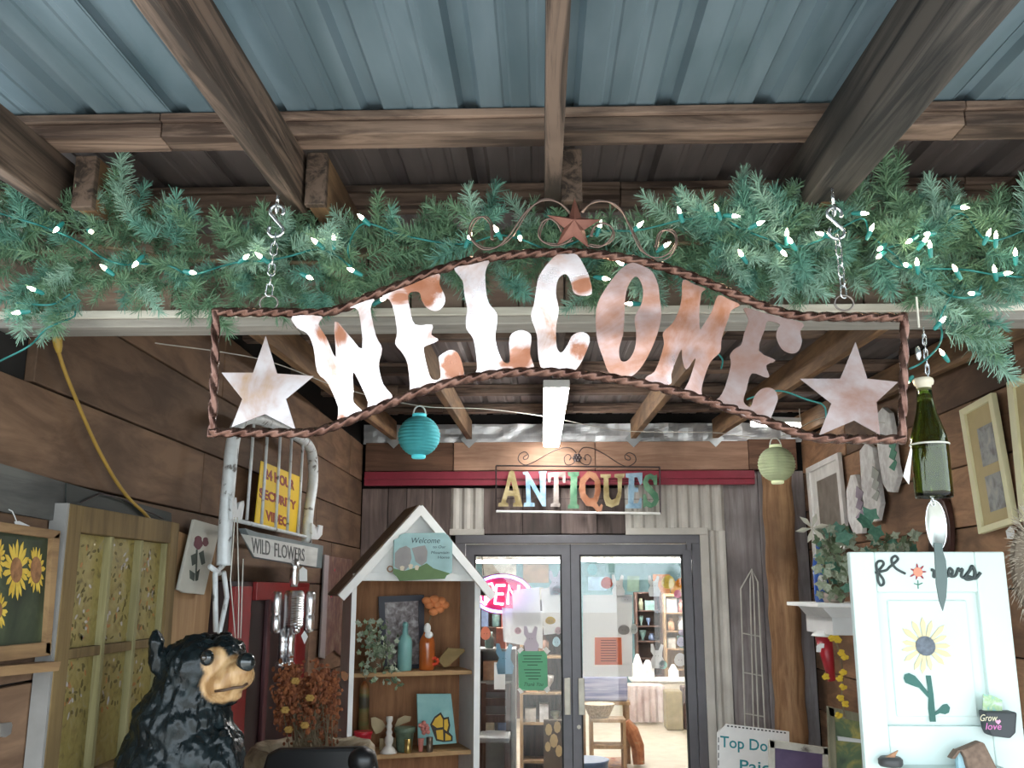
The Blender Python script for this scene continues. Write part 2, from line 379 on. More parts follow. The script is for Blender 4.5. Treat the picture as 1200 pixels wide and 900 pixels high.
# the beam that carries the garland: boards, pale strip, grey ledge
beam = S('trim_1', (0, YBEAM, 2.42))
def ZB(py): return at(600, py, YBEAM).z
def XB(px): return at(px, 378, YBEAM).x
cuts = [-420, -150, 60, 172, 196, 348, 428, 480, 542, 608, 630, 662, 760, 900, 958, 1018, 1085, 1152, 1300, 1500]
for i in range(len(cuts) - 1):
    obj('beam_board', MB().box(XB(cuts[i]) + .002, XB(cuts[i + 1]) - .002, YBEAM + .012 + rnd.uniform(-.006, .01), YBEAM + .10, ZB(361), ZR(2.3) - .001 if i % 3 else ZB(268)), WOOD_BEAM, beam, bevel=.003)
for a, b in ((-420, 345), (345, 930), (930, 1500)):
    obj('pale_strip', MB().box(XB(a) + .001, XB(b) - .001, YBEAM - .012, YBEAM + .05, ZB(370), ZB(361)), WOOD_PALE, beam, bevel=.002)
    obj('ledge_board', MB().box(XB(a) + .001, XB(b) - .001, YBEAM - .004, YBEAM + .085, ZB(380), ZB(370)), WOOD_ASH, beam, bevel=.003)

# log post by the right end of the doors, on the back wall
lg = MB(); c = at(919, 690, 6.9)
lg.lathe([(.108 + .006 * math.sin(i * 1.7), i * .1) for i in range(0, 27)], (c.x, 6.93, 0), 20)
thing('log_post', lg, LOG, 'peeled round log post with dark knots beside the grey boards', 'post', smooth=True)

# ------------------------------------------------------------------ doors and the shop behind them
ALU = plain('door_aluminium', (.145, .14, .15), .42, .55, vary=.06)
GL = glass('door_glass')
GASK = plain('black_gasket', (.01, .01, .01), .6)
PULL = plain('pull_plate', (.46, .43, .36), .4, .6)
door = S('door_1', ((DX0 + DX1) / 2, YB, 0))
fr = MB(); fr.box(DX0, DX1, YB - .02, YB + .09, Z7(637), DZ); fr.box(DX0, X7(545), YB - .02, YB + .09, 0, Z7(637)); fr.box(X7(812), DX1, YB - .02, YB + .09, 0, Z7(637))
obj('door_frame', fr, ALU, door, bevel=.004)
def leaf(a, b, hinge):
    l = MB(); sa = .062; z0, z1 = .02, Z7(637) - .006; x0, x1 = X7(a) + .003, X7(b) - .003; y0, y1 = YB + .01, YB + .055
    l.box(x0, x0 + sa, y0, y1, z0, z1); l.box(x1 - sa, x1, y0, y1, z0, z1); l.box(x0 + sa, x1 - sa, y0, y1, z1 - .075, z1); l.box(x0 + sa, x1 - sa, y0, y1, z0, .25)
    lo = obj('door_leaf', l, ALU, door)
    g = MB(); g.box(x0 + sa, x0 + sa + .012, y0 - .002, y1 + .002, .25, z1 - .075); g.box(x1 - sa - .012, x1 - sa, y0 - .002, y1 + .002, .25, z1 - .075); g.box(x0 + sa, x1 - sa, y0 - .002, y1 + .002, z1 - .087, z1 - .075)
    obj('gasket', g, GASK, lo)
    obj('pane', MB().box(x0 + sa + .005, x1 - sa - .005, YB + .03, YB + .036, .24, z1 - .08), GL, lo)
    hx = x1 - .032 if hinge < 0 else x0 + .062
    h = MB(); h.box(hx - .022, hx + .022, y0 - .05, y0 - .04, Z7(837), Z7(794)); h.box(hx - .012, hx + .012, y0 - .04, y0, Z7(830), Z7(826)); h.box(hx - .012, hx + .012, y0 - .04, y0, Z7(804), Z7(800))
    obj('pull_handle', h, PULL, lo, bevel=.003)
    if hinge > 0:
        obj('lock_cylinder', MB().disc((hx - .02, y0, Z7(852)), (0, -1, 0), .014, .008), PULL, lo)
leaf(545, 669, -1); leaf(669, 812, 1)
obj('meeting_seal', MB().box(X7(668), X7(670), YB + .03, YB + .06, .02, Z7(637) - .004), GASK, door)
obj('closer_arm', MB().box(X7(806), X7(811), YB - .04, YB - .02, Z7(645), Z7(635)), ALU, door)

SHOPF = mixmat('shop_floor', [(.3, (.40, .345, .26)), (.7, (.50, .435, .34))], 7, .5)
SHOPW = plain('shop_wall', (.62, .62, .58), .8); SHOPT = plain('shop_wall_teal', (.22, .38, .42), .8); SHOPC = plain('shop_ceiling', (.42, .40, .35), .9)
struct('floor_shop', MB().box(-3.6, 4.4, YB + .02, 17.2, -.1, 0), SHOPF)
struct('ceiling_shop', MB().box(-3.6, 4.4, YB + .09, 17.2, 2.36, 2.5), SHOPC)
struct('wall_shop_back', MB().box(-3.6, 4.4, 17, 17.2, 0, 2.36), SHOPT)
struct('wall_shop_left', MB().box(-3.7, -3.6, YB + .09, 17.2, 0, 2.36), SHOPW)
struct('wall_shop_right', MB().box(4.4, 4.5, YB + .09, 17.2, 0, 2.36), SHOPW)
wsf = MB(); wsf.box(-3.7, XL - .04, YB + .1, YB + .14, 0, 2.5); wsf.box(XR + .04, 4.5, YB + .1, YB + .14, 0, 2.5)
struct('wall_shop_front', wsf, SHOPW)
TUBE = plain('fluorescent_tube', (1, .98, .94), .5, emit=60, vary=0)
FIXW = plain('white_enamel', (.85, .85, .83), .4)
def strip_light(x0, x1, y, z, label, along='x', grp='shop strip lights'):
    t = T('strip_light', label, 'ceiling light', ((x0 + x1) / 2, y, z), grp)
    obj('housing', MB().box(x0, x1, y - .06, y + .06, z + .03, z + .09), FIXW, t, bevel=.004)
    for dy in (-.03, .03): obj('tube', MB().tube([(x0 + .03, y + dy, z + .012), (x1 - .03, y + dy, z + .012)], .016, 8), TUBE, t)
    for xx in (x0 + .3, x1 - .3): obj('hanger', MB().tube([(xx, y, z + .09), (xx, y, 2.36)], .004, 5), FIXW, t)
strip_light(-1.9, .25, 11.6, 2.08, 'lit strip light inside the shop, nearest one behind left door')
strip_light(.45, 2.5, 11.4, 2.09, 'lit strip light inside the shop, nearest one behind right door')
strip_light(-1.6, .6, 14.3, 2.15, 'lit strip light deep in the shop behind left door')
strip_light(.8, 2.9, 14.1, 2.15, 'lit strip light deep in the shop behind right door')
strip_light(-1.2, 1.0, 9.0, 2.2, 'lit strip light just inside the shop above the doors')

# fluorescent fitting under the middle rafter of the porch
pf = T('fluorescent_light', 'long white lit fluorescent fitting under middle porch rafter', 'ceiling light', (.078, 5.75, 2.76))
def FZ(y): return ZR(y) - .003
h = MB(); h.bar((.078, 4.5, FZ(4.5) - .022), (.078, 6.95, FZ(6.95) - .022), .13, .04)
obj('housing', h, FIXW, pf, bevel=.004)
obj('diffuser', MB().bar((.078, 4.52, FZ(4.52) - .058), (.078, 6.93, FZ(6.93) - .058), .115, .03), plain('lit_diffuser', (1, .99, .96), .5, emit=20, vary=0), pf, bevel=.01)
# ------------------------------------------------------------------ the WELCOME sign
def rust(name, cols, r0, r1, bend=.55, spots=(), origin=None):
    m, t, b = nt(name); L = t.links.new; N = t.nodes.new
    tc = N('ShaderNodeTexCoord'); n = N('ShaderNodeTexNoise'); n.inputs['Scale'].default_value = 6; n.inputs['Detail'].default_value = 9; n.inputs['Roughness'].default_value = .62; n.inputs['Distortion'].default_value = .8
    f = N('ShaderNodeTexNoise'); f.inputs['Scale'].default_value = 45; f.inputs['Detail'].default_value = 6
    w = N('ShaderNodeTexNoise'); w.inputs['Scale'].default_value = 5.5; w.inputs['Detail'].default_value = 1.5
    for q in (n, f, w): L(tc.outputs['Object'], q.inputs['Vector'])
    ad = N('ShaderNodeMath'); ad.operation = 'MULTIPLY_ADD'; L(f.outputs['Fac'], ad.inputs[0]); ad.inputs[1].default_value = .22; L(n.outputs['Fac'], ad.inputs[2])
    sb = N('ShaderNodeMath'); sb.operation = 'SUBTRACT'; L(ad.outputs[0], sb.inputs[0]); sb.inputs[1].default_value = .11
    r = N('ShaderNodeValToRGB'); L(sb.outputs[0], r.inputs[0]); e = r.color_ramp.elements
    while len(e) < len(cols): e.new(.5)
    for i, (p, c) in enumerate(cols): e[i].position = p; e[i].color = c4(c)
    col = r.outputs[0]; prev = None
    for (x, y), rad in spots:                           # real rust patches on the plate
        c = SP.p(x, y) - origin; dn = N('ShaderNodeVectorMath'); dn.operation = 'DISTANCE'; L(tc.outputs['Object'], dn.inputs[0]); dn.inputs[1].default_value = c
        wb_ = N('ShaderNodeMath'); wb_.operation = 'MULTIPLY_ADD'; L(n.outputs['Fac'], wb_.inputs[0]); wb_.inputs[1].default_value = .14; L(dn.outputs['Value'], wb_.inputs[2])
        mr_ = N('ShaderNodeMapRange'); R_ = rad * .00183 + .070; mr_.inputs[1].default_value = R_ + .004; mr_.inputs[2].default_value = R_ - .012; L(wb_.outputs[0], mr_.inputs[0])
        if prev is None: prev = mr_.outputs[0]
        else: mm = N('ShaderNodeMath'); mm.operation = 'MAXIMUM'; L(prev, mm.inputs[0]); L(mr_.outputs[0], mm.inputs[1]); prev = mm.outputs[0]
    b.inputs['Metallic'].default_value = .8
    if prev is not None:
        rc_ = N('ShaderNodeValToRGB'); L(sb.outputs[0], rc_.inputs[0]); rc_.color_ramp.elements[0].position = .35; rc_.color_ramp.elements[1].position = .65; rc_.color_ramp.elements[0].color = (.30, .095, .035, 1); rc_.color_ramp.elements[1].color = (.42, .19, .12, 1)
        mx = N('ShaderNodeMix'); mx.data_type = 'RGBA'; L(prev, mx.inputs[0]); L(col, mx.inputs[6]); L(rc_.outputs[0], mx.inputs[7]); col = mx.outputs[2]
        iv_ = N('ShaderNodeMath'); iv_.operation = 'MULTIPLY_ADD'; L(prev, iv_.inputs[0]); iv_.inputs[1].default_value = -.5; iv_.inputs[2].default_value = .8; L(iv_.outputs[0], b.inputs['Metallic'])
    L(col, b.inputs['Base Color'])
    mr = N('ShaderNodeMapRange'); mr.inputs[1].default_value = .35; mr.inputs[2].default_value = .65; mr.inputs[3].default_value = r1; mr.inputs[4].default_value = r0; L(n.outputs['Fac'], mr.inputs[0]); L(mr.outputs[0], b.inputs['Roughness'])
    bp = N('ShaderNodeBump'); bp.inputs['Strength'].default_value = bend; bp.inputs['Distance'].default_value = .03; L(w.outputs['Fac'], bp.inputs['Height']); L(bp.outputs[0], b.inputs['Normal'])
    return m
SP = PY(2.06)
ROPE = mixmat('rope_iron', [(.35, (.085, .04, .03)), (.65, (.20, .11, .085))], 30, .2, .85, rough2=.34)
RUST = rust('rusty_plate', [(.30, (.34, .13, .06)), (.42, (.42, .22, .16)), (.55, (.50, .34, .31)), (.70, (.62, .50, .50))], .24, .40)
SIGN_O = V((SP.p(655, 440).x, SP.p(655, 440).y, SP.p(655, 515).z))
SPOTS = [((495, 333), 27), ((470, 352), 14), ((531, 425), 21), ((603, 416), 20), ((400, 394), 12), ((375, 392), 10), ((452, 472), 11), ((402, 490), 11), ((682, 335), 16), ((676, 408), 15), ((508, 395), 9)]
RUSTW = rust('glare_pale_plate', [(.30, (.46, .22, .13)), (.40, (.58, .42, .37)), (.50, (.68, .58, .57)), (.66, (.80, .75, .75))], .22, .36, .4, SPOTS, SIGN_O)  # sky glare put into these letters' paler plate colour; the spots are rust
RUSTS = rust('pale_star_plate', [(.30, (.36, .23, .14)), (.42, (.40, .31, .28)), (.55, (.46, .41, .41)), (.70, (.54, .50, .51))], .34, .46, .3)
RUST2 = rust('dull_plate', [(.30, (.24, .12, .08)), (.45, (.27, .18, .16)), (.6, (.31, .25, .24)), (.74, (.37, .32, .32))], .42, .55, .25)
STARR = mixmat('rusty_star', [(.3, (.16, .06, .045)), (.7, (.27, .115, .085))], 18, .5, .4)
WIRE = plain('scroll_wire', (.24, .17, .145), .35, .85)
c0 = SP.p(655, 440)
sign = T('welcome_sign', 'arched rusty metal sign reading WELCOME in a twisted iron frame', 'sign', (c0.x, c0.y, SP.p(655, 515).z))
def rope(name, pts, r=.0105, k=14, lobes=3, pitch=.105):
    P = pxcurve(SP, pts, k); d = [0]
    for a, b in zip(P, P[1:]): d.append(d[-1] + (b - a).length)
    Q = []; n = max(24, int(d[-1] / .0045)); j = 0
    for i in range(n + 1):
        s = d[-1] * i / n
        while j < len(d) - 2 and d[j + 1] < s: j += 1
        Q.append(P[j].lerp(P[j + 1], (s - d[j]) / max(1e-9, d[j + 1] - d[j])))
    st = d[-1] / n
    return obj(name, MB().tube(Q, r, 18, prof=lambda i, a: .66 + .46 * abs(math.cos(lobes * (a + 2 * math.pi * i * st / pitch) / 2))), ROPE, sign, smooth=True)
rope('frame_bar', [(250, 366), (330, 366), (372, 367), (402, 361), (432, 348), (470, 334), (510, 318), (560, 304), (610, 298), (655, 296), (700, 298), (750, 306), (800, 320), (850, 340), (890, 357), (925, 368), (960, 371), (1062, 372)])
rope('frame_bar', [(247, 507), (300, 507), (362, 507), (392, 499), (430, 484), (480, 463), (530, 448), (570, 440), (612, 436), (660, 437), (700, 441), (750, 449), (800, 461), (860, 480), (905, 496), (945, 510), (972, 514), (1060, 515)])
rope('frame_bar', [(253, 363), (251, 440), (248, 513)], .0098, lobes=2, pitch=.12)
rope('frame_bar', [(1060, 367), (1059, 440), (1057, 519)], .0098, lobes=2, pitch=.12)
A1, A2, A3, A4, A7 = (240, 340, 5), (420, 290, 4.5), (600, 280, 5), (740, 300, 4.0909), (920, 360, 5.295)
def letter(name, pts, holes=(), tilt=0.0, yaw=0.0, mat=RUST, label=None, bow=0.0):
    mb = MB(); xs = [p[0] for p in pts]; ys = [p[1] for p in pts]
    sm = [(q.x, q.y) for q in spline(pts, 3, True)] if len(pts) > 11 else pts
    mb.pp(SP, sm, .003, [[(q.x, q.y) for q in spline(h, 3, True)] for h in holes])
    c = SP.p((min(xs) + max(xs)) / 2, (min(ys) + max(ys)) / 2)
    mb.xf(lambda p: (p.x, p.y + tilt * (p.z - c.z) + yaw * (p.x - c.x), p.z))
    return obj(name, mb, mat, sign, label=label)
letter('letter_w', [(344, 372), (378, 372), (374, 381), (383, 396), (394, 419), (393, 378), (409, 393), (425, 409), (421, 366), (411, 362), (439, 352), (435, 363), (441, 394), (448, 409), (444, 428), (449, 450), (460, 468), (431, 481), (431, 471), (423, 452), (414, 436), (414, 455), (414, 471), (424, 484), (396, 496), (396, 477), (384, 449), (372, 436), (368, 408), (361, 392), (349, 385)], tilt=-.06, mat=RUSTW, label='white glaring letter W')
letter('letter_e', crop(*A2, [(130, 262), (280, 205), (425, 148), (430, 200), (460, 270), (445, 320), (405, 340), (360, 320), (335, 280), (325, 245), (290, 240), (265, 260), (275, 330), (300, 410), (390, 410), (385, 460), (422, 490), (355, 520), (345, 540), (360, 620), (385, 690), (432, 685), (425, 600), (430, 570), (490, 540), (535, 575), (548, 695), (400, 745), (255, 785), (270, 745), (260, 620), (235, 560), (195, 510), (205, 450), (190, 340), (165, 280)]), tilt=-.07, mat=RUSTW, label='letter E with rusty orange arms')
letter('letter_l', crop(*A2, [(508, 118), (600, 98), (688, 78), (680, 110), (670, 150), (675, 240), (690, 300), (730, 350), (730, 410), (722, 470), (735, 540), (765, 600), (798, 600), (795, 500), (810, 455), (860, 437), (905, 455), (912, 490), (905, 560), (918, 645), (760, 662), (615, 680), (625, 640), (620, 560), (605, 480), (570, 430), (568, 370), (575, 330), (560, 250), (550, 180)]), tilt=-.065, mat=RUSTW, label='white glaring letter L')
letter('letter_c', crop(*A3, [(265, 102), (320, 98), (380, 102), (430, 180), (455, 240), (466, 325), (400, 335), (360, 315), (345, 260), (320, 215), (290, 220), (265, 255), (258, 330), (272, 400), (270, 450), (258, 520), (262, 630), (290, 665), (325, 620), (350, 570), (400, 545), (445, 560), (455, 600), (430, 670), (400, 730), (360, 770), (270, 772), (185, 768), (160, 720), (150, 640), (145, 560), (112, 455), (130, 380), (150, 250), (180, 190), (220, 140)]), tilt=-.055, mat=RUSTW, label='pale pink letter C')
letter('letter_o', crop(*A3, [(700, 145), (770, 165), (820, 195), (855, 270), (865, 350), (875, 430), (865, 510), (840, 590), (800, 680), (750, 760), (690, 808), (620, 798), (565, 780), (530, 690), (500, 600), (490, 500), (495, 410), (520, 340), (580, 250), (640, 180)]),
       [crop(*A3, [(720, 225), (745, 240), (765, 290), (765, 350), (750, 400), (722, 450), (720, 500), (728, 560), (720, 640), (690, 700), (655, 720), (632, 700), (628, 640), (650, 560), (658, 460), (660, 380), (670, 310), (690, 260)])], tilt=-.03, yaw=.04, label='rusty letter O')
letter('letter_m', crop(*A4, [(245, 118), (300, 138), (355, 160), (335, 180), (325, 260), (327, 350), (345, 330), (385, 265), (415, 190), (470, 210), (520, 235), (480, 260), (465, 300), (440, 370), (430, 410), (425, 460), (385, 500), (360, 550), (335, 640), (342, 692), (295, 675), (250, 655), (275, 600), (298, 530), (305, 490), (262, 545), (242, 490), (238, 450), (210, 510), (190, 570), (182, 618), (75, 600), (72, 580), (110, 555), (140, 480), (155, 420), (150, 370), (195, 325), (225, 265), (240, 200)]), tilt=-.01, yaw=.03, label='rusty letter M with forked foot')
letter('letter_e', crop(*A4, [(545, 248), (680, 285), (822, 320), (810, 360), (818, 410), (800, 455), (765, 467), (720, 445), (695, 390), (700, 350), (712, 328), (655, 312), (640, 350), (610, 455), (690, 500), (645, 525), (660, 575), (640, 583), (575, 565), (550, 640), (535, 700), (568, 725), (590, 670), (630, 635), (680, 640), (700, 680), (690, 720), (660, 790), (640, 810), (520, 762), (390, 708), (420, 680), (450, 620), (475, 520), (470, 480), (490, 450), (525, 425), (540, 370), (560, 310), (550, 280)]), tilt=.02, yaw=.03, mat=RUST2, label='dull rusty letter E at the end')
letter('star', crop(*A1, [(358, 268), (425, 490), (640, 505), (478, 640), (535, 820), (355, 728), (160, 805), (222, 640), (100, 485), (285, 485)]), tilt=.015, mat=RUSTS, label='pale patchy metal star at the W end')
letter('star', crop(*A7, [(437, 215), (508, 445), (700, 465), (565, 590), (585, 795), (425, 705), (205, 800), (285, 600), (90, 445), (340, 445)]), tilt=.02, mat=RUST2, label='dull mauve metal star')
B5 = (540, 225, 4.615)
for pts in ([(165, 260), (160, 180), (120, 135), (70, 150), (45, 200), (60, 260), (120, 310), (190, 300), (250, 250), (300, 180), (350, 110), (420, 55), (490, 45), (550, 70), (590, 110)],
            [(545, 215), (520, 170), (480, 145), (440, 165), (420, 220), (440, 265), (500, 290), (560, 280), (600, 250)],
            [(700, 240), (720, 190), (770, 170), (815, 190), (820, 230), (790, 275), (740, 300), (685, 288)],
            [(650, 110), (700, 65), (760, 50), (820, 60), (870, 100), (910, 180), (940, 250), (980, 320), (1050, 355), (1120, 335), (1160, 280), (1155, 230), (1110, 205), (1070, 225), (1050, 300)]):
    q = crop(*B5, pts); P = pxcurve(SP, q, 7); mb = MB().tube(P, .0021, 8)
    n = len(P); mb.tube([p + V((.0035, .004, .006 * math.sin(i * .18))) for i, p in enumerate(P)], .0018, 8)
    obj('scroll', mb, WIRE, sign, smooth=True)
q = crop(*B5, [(615, 32), (652, 138), (755, 150), (668, 205), (695, 305), (612, 240), (515, 295), (558, 195), (465, 124), (585, 136)])
c = SP.p(*crop(*B5, [(612, 172)])[0]); st = MB(); R = [SP.p(*p) for p in q]
st.v = R + [c + V((0, -.026, 0)), c + V((0, .006, 0))]
st.f = [f for i in range(10) for f in (((i + 1) % 10, i, 10), (i, (i + 1) % 10, 11))]
obj('crest_star', st, STARR, sign, label='raised dark red star on the crest')
RING = plain('ring_steel', (.25, .22, .2), .35, .9)
CHAIN = plain('zinc_chain', (.70, .73, .75), .22, .95)
for px in (315, 989):
    c = SP.p(px, 355); obj('ring', MB().tube([c + V((.021 * math.cos(a), 0, .018 * math.sin(a))) for a in [2 * math.pi * i / 24 for i in range(24)]], .0022, 8, True), RING, sign, smooth=True)

def oval(c, ax, sd, L, W, k=20): # stadium link
    c, ax, sd = V(c), V(ax).normalized(), V(sd); sd = (sd - ax * sd.dot(ax)).normalized(); out = []
    for i in range(k):
        a = 2 * math.pi * i / k; s = math.sin(a); out.append(c + sd * math.cos(a) * W + ax * (s * W + (L - W) * (1 if s > 0 else -1)))
    return out
def sign_chain(pts, label):
    top = SP.p(*pts[0]); bot = SP.p(*pts[-1])
    t = T('hanging_chain', label, 'chain', (bot.x, bot.y, bot.z), 'zinc chains holding the welcome sign')
    h = SP.p(*pts[1]); obj('screw_eye', MB().tube([V((h.x, h.y, ZR(2.06) + .004)), h + V((0, 0, .012))], .004, 8).tube(oval(h, (0, 0, 1), (0, 1, 0), .014, .010), .0028, 8, True), CHAIN, t, smooth=True)
    a, b = SP.p(*pts[1]), SP.p(*pts[2]); cz = (a + b) / 2; hz = (a.z - b.z) / 2; sx = V((b.x - a.x, 0, b.z - a.z)) / 2
    S_ = []
    for i in range(40):
        u = i / 39
        if u < .5: an = math.radians(-40 + 250 * u * 2); cc = cz - sx * .62; S_.append(cc + V((.0165 * math.cos(an), 0, .0150 * math.sin(an) + .004)))
        else: an = math.radians(30 - 250 * (u - .5) * 2); cc = cz + sx * .62; S_.append(cc + V((.0175 * math.cos(an), 0, .0155 * math.sin(an) - .004)))
    obj('s_hook', MB().tube(S_, .0044, 8), CHAIN, t, smooth=True)
    n = 6; p0, p1 = SP.p(*pts[2]), SP.p(*pts[3])
    for i in range(n):
        a = p0.lerp(p1, (i - .1) / n); b = p0.lerp(p1, (i + 1.12) / n); d = b - a
        sd = V((1, .35, 0)) if i % 2 else V((-.3, 1, 0))
        obj('chain_link', MB().tube(oval((a + b) / 2, d, sd, d.length / 2, .0075), .0019, 6, True), CHAIN, t, smooth=True)
sign_chain([(326, 222), (325, 244), (323, 274), (315, 346)], 'zinc chain with s hook above the pale star of the sign')
sign_chain([(976, 224), (977, 247), (981, 276), (989, 348)], 'zinc chain with s hook above the dull mauve star')

# ------------------------------------------------------------------ ANTIQUES sign on the header
AP = PY(6.98); B6 = (570, 520, 5.4545)
c = AP.p(677, 600); an = T('antiques_sign', 'wire framed sign of coloured metal letters reading ANTIQUES', 'sign', c)
def painted(name, a, b, sc=6): return mixmat(name, [(.38, [x * .55 for x in a]), (.62, [x * .72 for x in b])], sc * 1.6, .3, .35, rough2=.45, coat=.3)
GOLD = painted('gold_letter', (.42, .31, .12), (.66, .55, .30)); BLUE = painted('blue_letter', (.20, .42, .62), (.48, .68, .82)); TINL = painted('tin_letter', (.28, .22, .19), (.52, .46, .42))
GREEN = painted('green_letter', (.10, .30, .16), (.26, .48, .30)); ORNG = painted('orange_letter', (.44, .15, .06), (.60, .28, .16))
AL = [('a', GOLD, [(160, 168), (178, 178), (205, 290), (226, 376), (232, 402), (170, 402), (172, 380), (185, 375), (178, 335), (135, 333), (125, 375), (140, 382), (140, 402), (75, 402), (78, 380), (95, 375), (122, 280), (145, 180)], [[(158, 235), (172, 300), (143, 300)]]),
      ('n', BLUE, [(232, 182), (265, 178), (345, 320), (340, 200), (333, 178), (387, 175), (378, 200), (380, 402), (358, 400), (280, 260), (285, 375), (308, 380), (308, 402), (238, 402), (240, 380), (255, 375), (250, 200), (235, 196)], []),
      ('t', TINL, [(392, 186), (505, 180), (505, 250), (490, 250), (485, 215), (462, 210), (462, 375), (475, 385), (470, 403), (410, 403), (412, 385), (428, 378), (432, 212), (412, 215), (410, 247), (395, 247)], []),
      ('i', GREEN, [(520, 182), (592, 180), (592, 205), (580, 210), (578, 385), (592, 395), (592, 415), (520, 415), (520, 395), (535, 385), (538, 210), (522, 205)], []),
      ('q', ORNG, [(650, 173), (700, 190), (728, 240), (730, 300), (715, 360), (705, 380), (720, 405), (735, 385), (745, 395), (735, 430), (705, 435), (680, 402), (640, 398), (605, 350), (590, 290), (600, 225)], [[(660, 215), (690, 240), (695, 300), (685, 345), (660, 350), (635, 320), (632, 250)]]),
      ('u', GOLD, [(728, 195), (795, 195), (795, 215), (780, 220), (785, 340), (800, 360), (825, 350), (840, 310), (838, 220), (818, 215), (818, 195), (885, 190), (880, 215), (868, 220), (862, 330), (845, 390), (800, 408), (765, 395), (750, 350), (748, 220), (730, 215)], []),
      ('e', BLUE, [(890, 190), (997, 185), (995, 255), (983, 265), (965, 215), (945, 215), (945, 280), (970, 280), (970, 310), (945, 310), (940, 382), (968, 380), (982, 345), (994, 350), (990, 414), (888, 414), (890, 392), (905, 385), (910, 220), (890, 215)], []),
      ('s', GREEN, [(1090, 195), (1090, 265), (1070, 265), (1063, 235), (1045, 225), (1030, 245), (1060, 285), (1095, 320), (1102, 360), (1085, 395), (1050, 412), (1020, 400), (1002, 412), (1000, 325), (1015, 320), (1030, 365), (1055, 380), (1070, 362), (1055, 335), (1010, 290), (998, 245), (1015, 205), (1050, 190), (1075, 205)], [])]
for nm, m, pts, hl in AL: obj('letter_' + nm, MB().pp(AP, crop(*B6, pts), .006, [crop(*B6, h) for h in hl]), m, an)
IRON = plain('black_iron_wire', (.06, .045, .045), .45, .6)
def q6(*pts): return [AP.p(*p, -.004) for p in crop(*B6, pts)]
for a, b in (((62, 140), (1110, 150)), ((62, 140), (62, 432)), ((1108, 150), (1112, 448))): obj('frame_rod', MB().tube(q6(a, b), .006, 6), IRON, an)
obj('frame_rod', MB().tube(q6((62, 432), (1112, 446)), .009, 6), FIXW, an, label='pale bottom rod')
for y in (235, 348): obj('cross_wire', MB().tube(q6((64, y), (1108, y + 8)), .002, 5), IRON, an)
for pts in ([(262, 70), (238, 85), (240, 100), (262, 95), (268, 72), (245, 52), (212, 68), (205, 105), (245, 135), (300, 118), (400, 62), (480, 28), (540, 28), (575, 60)],
            [(895, 72), (920, 90), (912, 105), (890, 98), (886, 75), (912, 58), (948, 75), (952, 115), (905, 145), (850, 128), (760, 70), (680, 30), (620, 25), (590, 60)],
            [(545, 88), (530, 105), (540, 82), (520, 68), (498, 90), (508, 130), (545, 132), (575, 105)], [(620, 88), (635, 105), (630, 78), (650, 70), (670, 95), (655, 132), (620, 130), (590, 105)]):
    obj('scroll', MB().tube(pxcurve(AP, crop(*B6, pts), 6, -.004), .0035, 6), IRON, an, smooth=True)
c = AP.p(*crop(*B6, [(580, 90)])[0]); fl = MB()
for i in range(6):
    a = i * math.pi / 3; fl.ball(c + V((.022 * math.cos(a), 0, .022 * math.sin(a))), (.014, .006, .014), 8, 5)
fl.ball(c, (.014, .012, .014), 8, 5); obj('rosette', fl, IRON, an, smooth=True)

# ------------------------------------------------------------------ garland with string lights
rg = random.Random(11)
def needle_green(name, a, b): return mixmat(name, [(.3, a), (.7, b)], 40, .6)
PINES = [needle_green('pine_teal', (.07, .215, .17), (.16, .355, .275)), needle_green('pine_green', (.08, .18, .11), (.18, .31, .18)), needle_green('pine_pale', (.17, .33, .25), (.33, .50, .40))]
BARK = plain('pine_twig', (.16, .12, .07), .8)
def sprig(seed, ln, nn):
    r = random.Random(seed); mb = MB(); bend = r.uniform(-.25, .25)
    P = [V((ln * i / 8, bend * ln * (i / 8) ** 2, 0)) for i in range(9)]
    mb.tube(P, .0018, 4)
    for i in range(nn):
        u = (i + r.random()) / nn; k = u * 8; j = min(7, int(k)); p = P[j].lerp(P[j + 1], k - j)
        a = r.uniform(0, 2 * math.pi); f = r.uniform(.0, 1.1) if u < .9 else r.uniform(1, 2.2)
        d = V((f, math.cos(a), math.sin(a))).normalized(); L = r.uniform(.024, .042) * (1 - .25 * u)
        s = d.cross(V((r.gauss(0, 1), r.gauss(0, 1), r.gauss(0, 1)))).normalized() * .00095
        mb.add([p - s, p + s, p + d * L + s * .5, p + d * L - s * .5], [(0, 1, 2, 3)])
    return mb
SPR = [mesh_of('pine_sprig', sprig(40 + i, rg.uniform(.07, .11), 240), PINES[i % 3]) for i in range(9)]
ctl = [(-40, 290, 46), (0, 288, 48), (60, 300, 62), (110, 288, 58), (150, 292, 55), (200, 305, 48), (260, 305, 46), (320, 308, 42), (400, 308, 45), (450, 293, 36), (520, 288, 33), (600, 280, 30), (650, 290, 30), (720, 300, 40), (800, 285, 36), (850, 288, 45), (900, 288, 48), (960, 288, 42), (1020, 275, 42), (1080, 288, 55), (1120, 300, 60), (1160, 285, 48), (1240, 285, 48)]
def gpath(x):
    for a, b in zip(ctl, ctl[1:]):
        if a[0] <= x <= b[0]: t = (x - a[0]) / (b[0] - a[0]); return a[1] + (b[1] - a[1]) * t, a[2] + (b[2] - a[2]) * t
    return ctl[-1][1:]
gl = T('pine_garland', 'artificial green pine garland draped along the porch beam', 'garland', at(600, 300, 2.2))
def orient(d, roll):
    d = d.normalized(); u = d.orthogonal().normalized(); w = d.cross(u)
    return Matrix((d, u * math.cos(roll) + w * math.sin(roll), w * math.cos(roll) - u * math.sin(roll))).transposed()
